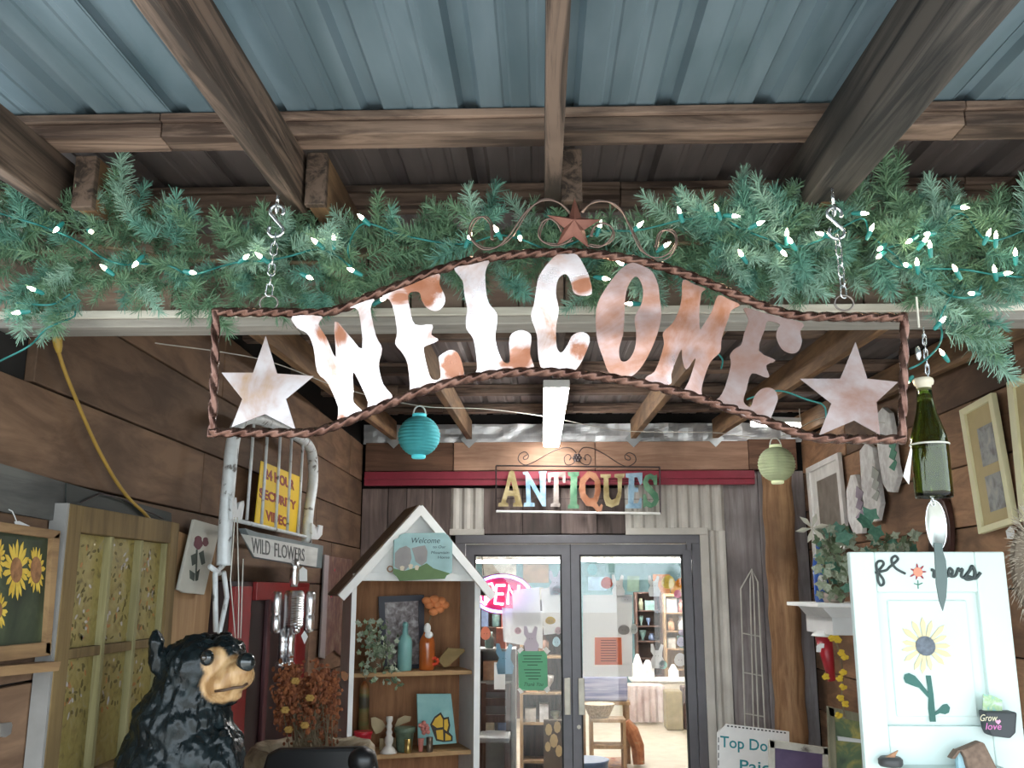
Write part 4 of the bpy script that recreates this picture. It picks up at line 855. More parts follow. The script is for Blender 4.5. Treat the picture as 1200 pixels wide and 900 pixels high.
obj('mouth', MB().tube([at(x, y, YBR - .1 + d) for x, y, d in ((252, 810, .005), (262, 809, 0), (274, 806, .0), (284, 805, .01), (290, 801, .02))], .004, 6), plain('mouth_dark', (.06, .03, .015), .5), bear, smooth=True)
thing('wood_base', MB().lathe([(.27, 0), (.28, .01), (.28, .06), (.27, .07)], (WL[bear.name].x, YBR + .03, 0), 20), LOG, 'round log slice base under the bear statue', 'base')

# stone planter, dried flowers, black chair
PYF = 3.9; pc = at(365, 900, PYF)
STN = mixmat('rough_stone', [(.3, (.16, .12, .075)), (.5, (.28, .22, .14)), (.7, (.40, .34, .25))], 16, .9, bump=.8)
pl_ = MB().lathe([(.20, 0), (.24, .3), (.23, .7), (.25, pc.z - .02), (.255, pc.z + .06), (.235, pc.z + .085), (.19, pc.z + .07), (.17, pc.z - .02)], (pc.x, PYF, 0), 26)
pl_.xf(lambda p: p + V((p.x - pc.x, p.y - PYF, 0)) * .12 * noise.noise(p * 9) + V((0, 0, .012 * noise.noise(p * 14))))
thing('stone_planter', pl_, STN, 'tall tan stone planter holding the dried orange flowers', 'planter', smooth=True)
df = T('dried_flowers', 'bunch of dried rust orange flowers in the stone planter', 'flowers', (pc.x, PYF, pc.z + .05))
fo_ = MB(); fy = MB(); fs_ = MB(); rf = random.Random(8)
for i in range(60):
    tx, ty = rf.uniform(330, 391), 790 + abs(rf.gauss(0, 30)); tp = at(tx, ty, PYF + rf.uniform(-.12, .12)); b = V((pc.x + rf.uniform(-.08, .08), PYF + rf.uniform(-.08, .08), pc.z + .04))
    fs_.tube([b, b.lerp(tp, .5) + V((rf.uniform(-.02, .02), 0, .02)), tp], .0022, 4)
    for k in range(30):
        q = tp + V((rf.gauss(0, .018), rf.gauss(0, .018), rf.gauss(-.02, .035))); fo_.ball(q, (rf.uniform(.004, .011), .005, rf.uniform(.004, .011)), 5, 4)
DRY = plain('dry_yellow', (.36, .21, .05), .8)
for x, y in ((346, 798), (363, 818), (334, 832), (338, 855), (357, 850)):
    q = at(x, y, PYF - .14)
    fy = MB()
    for k in range(6): a = k * 1.05; fy.ball(q + V((.009 * math.cos(a), 0, .008 * math.sin(a))), (.010, .004, .006), 6, 4)
    obj('yellow_bloom', fy, DRY, df)
obj('stems', fs_, BARK, df, kind='stuff'); obj('orange_sprays', fo_, mixmat('rust_sprays', [(.3, (.10, .025, .01)), (.7, (.28, .09, .028))], 30, .8), df, kind='stuff')
PCH = 3.42; ch = T('black_chair', 'black vinyl chair back in front of the stone planter', 'chair', (at(372, 900, PCH).x, PCH, 0))
BV = plain('black_vinyl', (.008, .008, .009), .35)
q = [(308, 1010), (306, 905), (312, 884), (325, 878), (425, 876), (438, 882), (442, 905), (440, 1010)]
obj('backrest', MB().prism([PY(PCH).p(*p) for p in q], (0, .05, 0)), BV, ch, bevel=.012)
c = at(424, 892, PCH - .05); obj('headrest', MB().ball(c, (.048, .04, .045), 16, 10), BV, ch, smooth=True)
zc = PY(PCH).p(372, 1010).z; xa, xb = PY(PCH).p(312, 1000).x, PY(PCH).p(436, 1000).x
obj('seat', MB().box(xa, xb, PCH - .38, PCH + .03, .44, .52), BV, ch, bevel=.02)
for x in (xa + .02, xb - .02):
    obj('back_post', MB().tube([(x, PCH + .03, 0), (x, PCH + .02, .5), (x, PCH + .02, zc + .1)], .012, 8), BV, ch)
    obj('leg', MB().tube([(x, PCH - .35, 0), (x, PCH - .33, .46)], .012, 8), BV, ch)
# ------------------------------------------------------------------ white house-shaped shelf
AH = math.radians(20); HU = V((math.cos(AH), math.sin(AH), 0)); HD = V((-math.sin(AH), math.cos(AH), 0)); HO = V((at(413, 690, 5.1).x, 5.1, 0)); HW = .706; HDEP = .34
def H(u, d, z): return HO + HU * u + HD * d + V((0, 0, z))
def hbox(u0, u1, d0, d1, z0, z1): return MB().obox(H((u0 + u1) / 2, (d0 + d1) / 2, (z0 + z1) / 2), HU * abs(u1 - u0) / 2, HD * abs(d1 - d0) / 2, (0, 0, abs(z1 - z0) / 2))
HF = Pl(HO, -HD)                                       # its front plane
def HFp(d): return Pl(HO + HD * d, -HD)
def hz(py, d=0.0): return HFp(d).p(490, py).z
hs = T('house_shelf', 'white house shaped display shelf with brown back and gabled top', 'shelf', H(HW / 2, 0, 0))
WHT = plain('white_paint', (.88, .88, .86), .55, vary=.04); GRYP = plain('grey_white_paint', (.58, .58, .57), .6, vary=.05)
HBACK = wood('shelf_back_wood', (.22, .095, .038), (.36, .165, .07), 'Z', spread=.02); HSH = wood('shelf_board_wood', (.34, .20, .09), (.46, .28, .13), 'X', spread=.05)
zE = hz(680); zA = hz(594)
obj('side_panel', hbox(0, .022, .0, HDEP, 0, zE), GRYP, hs, bevel=.002); obj('side_panel', hbox(HW - .022, HW, 0, HDEP, 0, zE), GRYP, hs, bevel=.002)
obj('back_panel', hbox(.022, HW - .022, HDEP - .015, HDEP, 0, zE), HBACK, hs)
for u0, u1 in ((-.004, .022), (HW - .03, HW + .004)): obj('face_strip', hbox(u0, u1, -.012, 0, 0, zE), WHT, hs, bevel=.002)
for py in (786, 880): z = hz(py, .12); obj('shelf_board', hbox(.022, HW - .022, .06, HDEP - .015, z - .022, z), HSH, hs, bevel=.002)
obj('bottom_board', hbox(.022, HW - .022, .01, HDEP - .015, .08, .1), HSH, hs)
obj('eave_board', hbox(.0, HW, -.012, .012, zE - .004, zE + .035), WHT, hs, bevel=.002)
zg = zE + .035; gb = [H(.02, 0, zg), H(HW - .02, 0, zg), H(HW / 2, 0, zA - .03)]
obj('gable', MB().prism(gb, HD * .02), WHT, hs)
ov = .075; sl = (zA - zE) / (HW / 2)
for s in (-1, 1):
    a = H(HW / 2 + s * (HW / 2 + ov), 0, zE - sl * ov); b = H(HW / 2, 0, zA)
    n = HD.cross((b - a).normalized()); n = n if n.z > 0 else -n
    obj('roof_board', MB().obox((a + b) / 2 + HD * .15 + n * .008, (b - a) / 2, HD * .19, n * .008), wood('roof_board_wood', (.12, .085, .06), (.20, .15, .11), 'X', spread=.05), hs)
    obj('barge_board', MB().obox((a + b) / 2 - HD * .045 - n * .012, (b - a) / 2, HD * .009, n * .022), WHT, hs, bevel=.002)
obj('gable_knob', MB().tube([H(.2, -.006, hz(667)) + HU * .015 * math.cos(t) + V((0, 0, .015 * math.sin(t))) for t in [i * math.pi / 7 for i in range(14)]], .0035, 6, True), plain('copper_ring', (.5, .28, .16), .4), hs)
pqp = HFp(-.075); pq = T('welcome_plaque', 'blue and green painted wooden plaque lettered Welcome on the gable', 'plaque', pqp.p(495, 681))
B8 = (380, 560, 5); oct_ = crop(*B8, [(440, 335), (470, 325), (700, 322), (722, 338), (748, 375), (745, 555), (715, 572), (705, 592), (440, 605), (425, 580), (402, 560), (405, 365), (432, 352)])
obj('board', MB().pp(pqp, oct_, .015), plain('plaque_blue', (.30, .47, .48), .6), pq, bevel=.002)
obj('painted_hill', MB().pp(pqp, crop(*B8, [(403, 530), (470, 545), (560, 520), (600, 500), (640, 530), (738, 560), (715, 572), (705, 591), (440, 604), (425, 580), (403, 560)]), .001, lift=.015), plain('hill_green', (.12, .20, .085), .7), pq)
for q in ([(415, 440), (440, 412), (480, 398), (505, 415), (512, 470), (495, 520), (470, 545), (440, 540), (412, 520)], [(512, 412), (550, 402), (590, 395), (605, 430), (600, 490), (570, 515), (535, 490), (525, 450)]):
    obj('painted_mountain', MB().pp(pqp, crop(*B8, q), .0015, lift=.015), plain('mountain_grey', (.28, .27, .27), .7), pq)
for c in ((457, 528), (507, 518), (543, 525)): obj('painted_tent', MB().pp(pqp, crop(*B8, [(c[0] - 14, c[1] - 8), (c[0], c[1] - 14), (c[0] + 14, c[1] - 8), (c[0] + 6, c[1] + 16), (c[0] - 10, c[1] + 14)]), .001, lift=.0168), plain('tent_cream', (.62, .55, .42), .7), pq)
PINK_ = plain('plaque_ink', (.03, .05, .06), .6)
for s, x, y, hh, ww in (('Welcome', 505, 382, 32, 170), ('to Our', 635, 412, 16, 75), ('Mountain', 625, 445, 16, 105), ('Home', 665, 473, 16, 68)):
    (x, y), = crop(*B8, [(x, y)]); text('lettering', s, pqp, x, y, hh / 5, ww / 5, PINK_, pq, .001, .015, slant=.06)

# things on the house shelf
zs1, zs2 = hz(786, .12), hz(880, .12)
def upx(px, d, py=780): q = HFp(d).p(px, py); return (q - HO).dot(HU)
fp = T('framed_photo', 'black framed grey picture on upper shelf of the white house shelf', 'picture', H(upx(468, .28), .28, zs1))
obj('frame', MB().pp(HFp(.29), [(443, 699), (496, 697), (497, 785), (446, 786)], .02, [[(450, 706), (490, 704), (491, 778), (453, 779)]]), plain('black_frame', (.03, .03, .045), .5), fp)
obj('print', MB().pp(HFp(.295), [(448, 704), (492, 702), (493, 780), (450, 781)], .008), mixmat('grey_print', [(.3, (.10, .07, .065)), (.5, (.25, .21, .21)), (.7, (.5, .46, .45))], 34, .5), fp)
def vessel(name, label, cat, prof, px, d, z, mat, n=20, group=None):   # prof in metres (r, h)
    return thing(name, MB().lathe(prof, H(upx(px, d), d, z), n), mat, label, cat, group, smooth=True)
pm = 5.2 / 1126
TEALB = plain('teal_bottle', (.19, .40, .38), .35)
vessel('teal_bottle', 'slim teal bottle beside the orange vase on upper shelf', 'bottle', [(.036, 0), (.04, .006), (.04, .15), (.036, .17), (.017, .195), (.014, .235), (.018, .24), (.014, .255), (.006, .26)], 474, .15, zs1, TEALB)
ov_ = T('orange_vase', 'translucent orange bottle vase holding an orange silk flower', 'vase', H(upx(500, .15), .15, zs1))
obj('vessel', MB().lathe([(.04, 0), (.044, .006), (.045, .14), (.04, .17), (.022, .195), (.016, .23), (.019, .235)], H(upx(500, .15), .15, zs1), 20), plain('orange_glass', (.42, .10, .02), .15, coat=.6), ov_, smooth=True)
obj('white_bow', MB().ball(H(upx(500, .1), .1, zs1 + .225), (.02, .012, .03), 10, 6).ball(H(upx(502, .1), .1, zs1 + .19), (.024, .012, .02), 10, 6), FIXW, ov_, smooth=True)
of = MB()
for c in ((509, 702), (517, 704), (521, 709), (515, 714), (508, 717), (503, 709), (500, 704), (512, 708)): of.ball(HFp(.13).p(*c), (.028, .02, .022), 8, 6)
fb = obj('flower', of, plain('silk_orange', (.72, .25, .09), .8), ov_, smooth=True); obj('stem', MB().tube([H(upx(500, .15), .15, zs1 + .23), HFp(.14).p(508, 712)], .004, 6), BARK, ov_)
thing('wooden_tray', MB().pp(HFp(.17), crop(380, 720, 5, [(660, 268), (720, 195), (815, 200), (820, 215), (720, 305), (700, 310)]), .02), wood('tray_wood', (.30, .20, .075), (.42, .29, .12), 'X', spread=.03), 'small tilted wooden tray at right end of upper shelf', 'tray', bevel=.002)
rfw = MB()
for i in range(9): a = i * .7; rfw.ball(HFp(.12).p(509 + 4 * math.cos(a), 775 + 3.6 * math.sin(a)), .010, 6, 5)
thing('red_flower', rfw, plain('silk_red', (.62, .06, .02), .8), 'small bright red silk flower head beside the wooden tray', 'flower', smooth=True)
LEAFG = [mixmat('ivy_a', [(.3, (.10, .15, .08)), (.7, (.22, .28, .17))], 50, .6), mixmat('ivy_b', [(.3, (.22, .27, .18)), (.7, (.42, .46, .36))], 60, .6), mixmat('ivy_c', [(.3, (.05, .16, .11)), (.7, (.12, .28, .20))], 50, .5)]
def ivy_leaf(r): return MB().prism([V((math.cos(a) * R_ * r, math.sin(a) * R_ * r, .15 * r * abs(math.sin(2 * a)))) for a, R_ in ((-1.57, .35), (-.9, .8), (-.3, .6), (.3, .95), (.9, .65), (1.57, 1.15), (2.24, .65), (2.84, .95), (3.44, .6), (4.04, .8))], (0, 0, -.002))
iv = T('ivy_plant', 'potted trailing ivy at left end of the upper shelf', 'plant', H(upx(440, .1), .1, zs1))
obj('pot', MB().lathe([(.04, 0), (.055, .08), (.06, .085), (.05, .09)], H(upx(440, .14), .14, zs1), 16), plain('pot_clay', (.2, .12, .07), .8), iv, smooth=True)
ri = random.Random(21); lm = [MB(), MB()]
for i in range(170):
    if i < 130: x, y = ri.gauss(440, 12), ri.gauss(758, 15)
    elif i < 152: x, y = ri.gauss(461, 5), ri.uniform(775, 808)
    else: x, y = ri.gauss(433, 6), ri.uniform(770, 800)
    x = max(413, min(470, x)); c = HFp(ri.uniform(-.04, .10)).p(x, max(729, y)); lf = ivy_leaf(ri.uniform(.012, .022)); Mx = Matrix.Translation(c) @ Matrix.Rotation(ri.uniform(0, 6.28), 4, 'Z') @ Matrix.Rotation(ri.uniform(.5, 2.2), 4, 'X')
    m = lm[i % 2]; b = len(m.v); m.v += [Mx @ q for q in lf.v]; m.f += [tuple(b + k for k in f) for f in lf.f]
obj('leaves', lm[0], LEAFG[0], iv, kind='stuff'); obj('pale_leaves', lm[1], LEAFG[1], iv, kind='stuff')
vessel('striped_candle', 'tall orange and olive candle behind the red pot on lower shelf', 'candle', [(.028, 0), (.028, .30), (.024, .34), (.006, .36)], 428, .22, zs2, mixmat('candle_wax', [(.42, (.06, .05, .03)), (.48, (.15, .14, .05)), (.56, (.36, .10, .03))], 6, .5, stretch=(.1, .1, 1)))
vessel('red_pot', 'small red pot at left end of lower shelf', 'pot', [(.03, 0), (.036, .004), (.045, .10), (.05, .105), (.05, .12), (.044, .12)], 428, .08, zs2, plain('red_glaze', (.42, .01, .025), .3))
vessel('white_candlestick', 'white turned candlestick on lower shelf', 'candlestick', [(.046, 0), (.046, .006), (.025, .03), (.016, .04), (.022, .055), (.024, .075), (.014, .09), (.018, .105), (.012, .12), (.017, .135), (.012, .15), (.018, .165), (.018, .185), (.010, .185)], 458, .1, zs2, plain('white_ceramic', (.6, .57, .52), .4))
vessel('green_pot', 'mossy green flower pot beside the white candlestick', 'pot', [(.036, 0), (.04, .005), (.05, .095), (.056, .1), (.056, .125), (.048, .125)], 476, .12, zs2, plain('green_glaze', (.09, .13, .085), .5, vary=.3, scale=30))
bw = T('wooden_wings', 'pair of tan wooden wing shapes behind the white candlestick', 'ornament', H(upx(458, .2), .2, zs2)); WNG = plain('wing_tan', (.42, .33, .19), .7)
for q in ([(272, 605), (300, 600), (340, 622), (360, 655), (330, 690), (300, 700), (275, 650)], [(412, 650), (430, 612), (470, 592), (508, 598), (500, 625), (460, 640), (420, 660)]): obj('wing', MB().pp(HFp(.2), crop(380, 720, 5, q), .008), WNG, bw)
obj('wing_base', MB().obox(H(upx(458, .2), .205, zs2 + .03), HU * .05, HD * .004, (0, 0, .03)), WNG, bw)
BRS = plain('brass', (.48, .34, .12), .3, .9)
for px, hh, m, lb in ((480, .07, BRS, 'small brass candle cup in front of the green pot'), (505, .075, plain('dark_tin', (.16, .12, .09), .35, .7), 'small dark tin candle cup beside the butterfly canvas')):
    vessel('candle_cup', lb, 'cup', [(.016, 0), (.018, .003), (.018, hh), (.014, hh)], px, .07, zs2, m, group='candle cups on the lower shelf')
pk = MB()
for i in range(14): a = i * .9; pk.ball(HFp(.1).p(498 + 6 * math.cos(a) * (i % 3) / 2, 853 + 6 * math.sin(a) * (i % 3) / 2), .012, 6, 5)
pk.lathe([(.012, 0), (.016, .06), (.02, .065)], H(upx(495, .1), .1, zs2), 10)
thing('pink_flower', pk, plain('silk_pink', (.60, .22, .18), .8), 'pink silk flower in a small holder before the butterfly canvas', 'flower', smooth=True)
bcp = HFp(.16); bc = T('butterfly_canvas', 'small turquoise canvas painted with a yellow butterfly', 'painting', bcp.p(512, 873)); B9 = (380, 720, 5)
obj('canvas', MB().pp(bcp, crop(*B9, [(540, 465), (738, 463), (770, 752), (548, 768)]), .016), mixmat('canvas_turquoise', [(.3, (.19, .40, .40)), (.7, (.32, .55, .52))], 8, .7), bc)
obj('butterfly_outline', MB().pp(bcp, crop(*B9, [(620, 645), (645, 600), (682, 573), (702, 605), (730, 600), (738, 650), (730, 690), (752, 712), (752, 742), (700, 748), (655, 740)]), .001, lift=.016), plain('butterfly_black', (.03, .02, .01), .6), bc)
for q in ([(632, 645), (650, 610), (680, 588), (695, 615), (695, 660), (660, 665)], [(702, 618), (722, 612), (728, 650), (718, 685), (702, 672)], [(655, 680), (695, 675), (698, 738), (662, 730)], [(710, 695), (742, 716), (742, 736), (708, 740)]):
    obj('butterfly_wing', MB().pp(bcp, crop(*B9, q), .001, lift=.0172), plain('butterfly_yellow', (.66, .40, .03), .6), bc)
thing('wall_butterfly', MB().pp(Pl(H(-.03, 0, 0), -HD), crop(380, 720, 5, [(95, 335), (115, 330), (140, 350), (135, 385), (115, 390), (100, 370)]), .01), plain('butterfly_brown', (.26, .10, .03), .6), 'brown butterfly ornament on left side of the white house shelf', 'ornament')

# ------------------------------------------------------------------ bottle wind chime
CP = PY(2.14); cc = CP.p(1089, 580); wc = T('bottle_wind_chime', 'green wine bottle wind chime with spoon and knife hanging from the beam', 'wind chime', CP.p(1103, 714))
BOT = glass('olive_glass', (.30, .36, .10), .03, 1.45)
def CZ(py): return CP.p(1089, py).z
cx = CP.p(1089, 520).x; k = 2.14 / 1126
def prf(l): return [(r * k, CZ(y)) for r, y in l]
outer = [(21, 583), (21.5, 576), (21.5, 522), (20.5, 512), (17, 500), (12, 484), (9.5, 470), (8.6, 455)]
bt = MB(); inner = [(r - 1.2, y) for r, y in outer]
bt.lathe(prf(outer + inner[::-1]), (cx, 2.14, 0), 28); bt.f = bt.f[:-2]; n = 28; L_ = len(outer) * 2
bt.f += [((L_ - 1) * n + q, (L_ - 1) * n + (q + 1) % n, (q + 1) % n, q) for q in range(n)]
obj('bottle', bt, BOT, wc, smooth=True)
obj('stopper', MB().lathe(prf([(8, 458), (8.6, 455), (8.8, 452), (11, 451), (12, 447), (11, 444), (9, 443)]), (cx, 2.14, 0), 18), plain('pale_wood_ring', (.60, .54, .42), .6), wc, smooth=True)
obj('twine', MB().tube([V((cx + 21.8 * k * math.cos(t), 2.14 + 21.8 * k * math.sin(t), CZ(521))) for t in [i * math.pi / 12 for i in range(24)]], .0022, 6, True), STRG, wc, smooth=True)
obj('price_tag', MB().pp(PY(2.09), crop(960, 420, 4.09, [(438, 425), (445, 440), (430, 605), (402, 565)]), .001), TAGW, wc)
for i in range(7):
    a = CP.p(1087 - 5 + i * .8, 384 + 8.6 * i); b = CP.p(1087 - 4.2 + i * .8, 395 + 8.6 * i)
    obj('chain_link', MB().tube(oval((a + b) / 2, b - a, (1, .3, 0) if i % 2 else (.3, 1, 0), (b - a).length / 2 + .002, .005), .0014, 6, True), CHAIN, wc, smooth=True)
obj('swivel', MB().ball(CP.p(1076, 414), (.007, .007, .018), 10, 8), CHAIN, wc, smooth=True)
obj('top_cord', MB().tube([CP.p(1074, 348), CP.p(1077, 384)], .0025, 6), STRG, wc)
for i in range(4):
    a = CP.p(1091 + i * .6, 570 + 5 * i); b = CP.p(1092 + i * .6, 577 + 5 * i); obj('chain_link', MB().tube(oval((a + b) / 2, b - a, (1, .3, 0) if i % 2 else (.3, 1, 0), (b - a).length / 2 + .002, .005), .0012, 6, True), CHAIN, wc, smooth=True)
so = MB(); c = CP.p(1097, 615); L, W_ = 29 * k, 11.5 * k; nn = 24
so.v = [c + V((0, .012, 0))] + [c + V((W_ * .55 * math.sin(t), .009, L * .55 * math.cos(t))) for t in [2 * math.pi * i / nn for i in range(nn)]] + [c + V((W_ * math.sin(t) * (1 - .18 * math.cos(t)), 0, L * math.cos(t))) for t in [2 * math.pi * i / nn for i in range(nn)]]
so.f = [(0, 1 + (i + 1) % nn, 1 + i) for i in range(nn)] + [(1 + i, 1 + (i + 1) % nn, 1 + nn + (i + 1) % nn, 1 + nn + i) for i in range(nn)]
obj('spoon_bowl', so, plain('polished_spoon', (.42, .43, .40), .33, .9), wc, smooth=True)
obj('spoon_pattern', MB().tube([c + V((W_ * math.sin(t), 0, L * math.cos(t))) for t in [2 * math.pi * i / nn for i in range(nn)]], .0016, 6, True), CHAIN, wc, smooth=True)
obj('knife_blade', MB().pp(PY(2.135), crop(960, 600, 5, [(668, 180), (718, 185), (722, 230), (740, 285), (748, 400), (742, 500), (722, 580), (700, 520), (682, 420), (676, 290), (672, 220)]), .003), plain('dull_knife', (.09, .115, .11), .45, .7), wc)
# dark oval plate on right wall behind it
pv = PX(XR - .005); thing('oval_plate', MB().pp(pv, [(1107 + 13 * math.cos(t), 628 + 46 * math.sin(t)) for t in [i * math.pi / 14 for i in range(28)]], .03), plain('dark_red_wood', (.06, .025, .02), .3), 'dark oval wooden plaque on right wall behind the hanging spoon', 'plaque', bevel=.006)

# ------------------------------------------------------------------ right wall pictures
def picture(name, label, X, q, win, fw, fmat, mmat, art, cat='picture'):
    pl = PX(X); t = T(name, label, cat, pl.p(*q[3]), None); cx_ = sum(p[0] for p in q) / 4; cy_ = sum(p[1] for p in q) / 4
    def lerp2(u, v): a = (q[0][0] + (q[1][0] - q[0][0]) * u, q[0][1] + (q[1][1] - q[0][1]) * u); b = (q[3][0] + (q[2][0] - q[3][0]) * u, q[3][1] + (q[2][1] - q[3][1]) * u); return (a[0] + (b[0] - a[0]) * v, a[1] + (b[1] - a[1]) * v)
    f = fw; o = [(0, 0), (1, 0), (1, 1), (0, 1)]; i_ = [(f[0], f[1]), (1 - f[0], f[1]), (1 - f[0], 1 - f[1]), (f[0], 1 - f[1])]
    for k_ in range(4): a, b = k_, (k_ + 1) % 4; obj('frame_strip', MB().pp(pl, [lerp2(*o[a]), lerp2(*o[b]), lerp2(*i_[b]), lerp2(*i_[a])], .025), fmat, t, bevel=.002)
    obj('mat_board', MB().pp(pl, [lerp2(*p) for p in i_], .012), mmat, t)
    for u0, v0, u1, v1 in win: obj('print', MB().pp(pl, [lerp2(u0, v0), lerp2(u1, v0), lerp2(u1, v1), lerp2(u0, v1)], .002, lift=.012), art, t)
    return t
CRM = plain('cream_frame', (.80, .76, .48), .5, vary=.04); TANM = plain('tan_mat', (.52, .42, .22), .8, vary=.05); ART = mixmat('faded_art', [(.3, (.20, .19, .18)), (.5, (.34, .35, .34)), (.7, (.46, .44, .38))], 22, .6)
picture('double_picture', 'cream framed tan mat with two small faded pictures on right wall', XR - .02, [(1130, 481), (1168, 460), (1195, 613), (1153, 626)], [(.28, .19, .72, .49), (.28, .57, .72, .85)], (.12, .05), CRM, TANM, ART)
picture('edge_picture', 'cream framed picture cut off by the right edge of the photo', XR - .02, [(1186, 448), (1255, 415), (1275, 590), (1202, 612)], [(.3, .2, .7, .5)], (.10, .06), CRM, TANM, ART)
WFR = plain('white_frame', (.78, .77, .74), .5); GREYP = mixmat('grey_photo', [(.3, (.16, .14, .12)), (.7, (.27, .24, .21))], 10, .5)
picture('grey_picture', 'thin white framed grey picture on right wall beside the log post', XR - .02, [(948, 549), (986, 530), (997, 642), (957, 655)], [(.20, .18, .82, .95)], (.09, .06), WFR, WFR, GREYP)
thing('corner_tag', MB().pp(PX(XR - .05), [(1179, 622), (1184, 617), (1189, 622), (1188, 632), (1181, 631)], .002), TAGW, 'small white tag hanging from the double picture', 'tag')
# carved white wood panels
WHW = mixmat('whitewashed_carving', [(.3, (.58, .56, .54)), (.6, (.80, .80, .78)), (.75, (.88, .88, .86))], 20, .8, bump=.4)
CARV = [([(1033, 486), (1040, 477), (1048, 484), (1051, 500), (1053, 520), (1056, 545), (1059, 557), (1055, 570), (1053, 577), (1046, 576), (1040, 566), (1036, 540), (1033, 515)], 'white carved plank with a green leaf, nearest the hanging bottle', (.10, .28, .19)),
        ([(1013, 528), (1020, 519), (1028, 524), (1031, 545), (1036, 575), (1038, 590), (1034, 610), (1026, 612), (1019, 600), (1015, 570)], 'tall white carved plank, middle of the three', (.42, .44, .40)),
        ([(997, 575), (1002, 557), (1008, 556), (1013, 575), (1017, 600), (1016, 625), (1006, 626), (999, 610)], 'short white carved plank with lilac flower above the ivy', (.34, .29, .35))]
for q, lb, lc in CARV:
    t = T('carved_plank', lb, 'wall decor', PX(XR - .02).p(*q[-2]), 'white carved planks on right wall'); obj('plank', MB().pp(PX(XR - .02), q, .03), WHW, t, bevel=.004)
    mx_ = sum(p[0] for p in q) / len(q); my = sum(p[1] for p in q) / len(q)
    lm_ = MB()
    for j in (-1, 0, 1): lm_.pp(PX(XR - .02), [(mx_ + (3 if j else 1) * (1 if j > 0 else -1), my + j * 14 - 7), (mx_ + 5, my + j * 12 - 2), (mx_ + 2, my + j * 12 + 8), (mx_ - 4, my + j * 12 + 4)], .004, lift=.03)
    obj('carved_leaf', lm_, plain('carved_paint', lc, .8), t)

# ------------------------------------------------------------------ white mantel with ivy, things under it
MY0, MY1 = 4.75, 5.35; mz_ = at(960, 706, 5.0).z; mx0 = at(942, 708, 5.0).x
ms = T('mantel_shelf', 'white moulded mantel shelf projecting from right wall', 'shelf', (mx0, 5.05, mz_ - .16))
obj('top_board', MB().box(mx0, XR, MY0, MY1, mz_ - .02, mz_), WHT, ms, bevel=.004)
obj('moulding', MB().prism([V((mx0 + .03, MY0 + .03, mz_ - .02)), V((XR, MY0 + .03, mz_ - .02)), V((XR, MY0 + .06, mz_ - .07)), V((mx0 + .08, MY0 + .06, mz_ - .07))], (0, .45, 0)), GRYP, ms)
obj('frieze', MB().box(mx0 + .085, XR, MY0 + .07, MY1 - .06, mz_ - .155, mz_ - .07), GRYP, ms, bevel=.002)
ip = T('variegated_ivy', 'variegated silk ivy in a small pot on the white mantel', 'plant', at(983, 706, 4.85))
pb = at(981, 706, 4.85); obj('pot', MB().lathe([(.045, 0), (.05, .01), (.058, .03), (.05, .05), (.03, .055)], (pb.x, 4.9, mz_), 16), plain('pot_taupe', (.34, .28, .24), .7), ip, smooth=True)
rv = random.Random(4); LM = [mesh_of('ivy_leaf', ivy_leaf(.04), LEAFG[i]) for i in range(3)]
stems = MB()
def leaf_at(x, y, Y, s, li):
    o = bpy.data.objects.new('ivy_leaf', LM[li]); COL.objects.link(o); o.parent = ip; c = at(x, y, Y)
    o.matrix_local = Matrix.Translation(c - WL[ip.name]) @ Matrix.Rotation(rv.uniform(-.8, .8), 4, 'Z') @ Matrix.Rotation(math.pi / 2 + rv.uniform(-.8, .5), 4, 'X') @ Matrix.Rotation(rv.uniform(0, 6.28), 4, 'Z') @ Matrix.Scale(s, 4)
    return c
for i in range(150):
    r_ = rv.random()
    if r_ < .45: x, y = rv.uniform(957, 995), rv.uniform(618, 668)
    elif r_ < .70: x, y = rv.gauss(980, 8), rv.uniform(660, 700)
    else: x, y = rv.uniform(990, 1072), rv.uniform(628, 648) + (6 if rv.random() < .3 else 0)
    c = leaf_at(x, y, rv.uniform(4.72, 5.0), rv.uniform(.45, 1.05), 0 if rv.random() < .3 else 1 if rv.random() < .72 else 2)
    if i % 4 == 0: stems.tube([V((pb.x, 4.9, mz_ + .05)), V(((pb.x + c.x) / 2, 4.9, (mz_ + c.z) / 2 + .06)), c], .0025, 5)
for x, y in ((1021, 605), (1012, 612), (1026, 622), (988, 628)): leaf_at(x, y, 4.7, 1.3, 2)
obj('stems', stems, BARK, ip, kind='stuff')
ly = MB(); c = at(951, 619, 4.7)
for i in range(6):
    a = i * 1.05 + .2; ly.prism([c + V((0, -.01, 0)), c + V((.05 * math.cos(a - .25), -.02, .05 * math.sin(a - .25))), c + V((.085 * math.cos(a), -.01, .075 * math.sin(a))), c + V((.05 * math.cos(a + .25), -.02, .05 * math.sin(a + .25)))], (0, .003, 0))
obj('cream_lily', ly, plain('lily_cream', (.55, .53, .44), .8), ip)
bb = T('blue_bottle', 'blue glass bottle behind the ivy pot on the mantel', 'bottle', (at(965, 706, 5.1).x, 5.1, mz_))
obj('bottle', MB().lathe([(.035, 0), (.04, .01), (.04, .2), (.03, .24), (.016, .26), (.016, .31), (.02, .315)], (at(964, 706, 5.15).x, 5.15, mz_), 16), plain('cobalt', (.03, .09, .32), .15, coat=.5), bb, smooth=True)
obj('label', MB().disc((at(963, 680, 5.1).x, 5.105, at(963, 680, 5.1).z), (0, -1, 0), .02, .004, 14, 1.4), FIXW, bb)
RP = PY(5.0); rs_ = T('red_sconce', 'red tapered metal wall pocket with white cap under the mantel', 'wall pocket', RP.p(972, 798))
tp_, bt_ = RP.p(965, 746), RP.p(975, 798)
obj('cone', MB().tube([tp_, tp_.lerp(bt_, .5), bt_], [.042, .032, .018], 14), plain('red_enamel', (.36, .015, .025), .35), rs_, smooth=True)
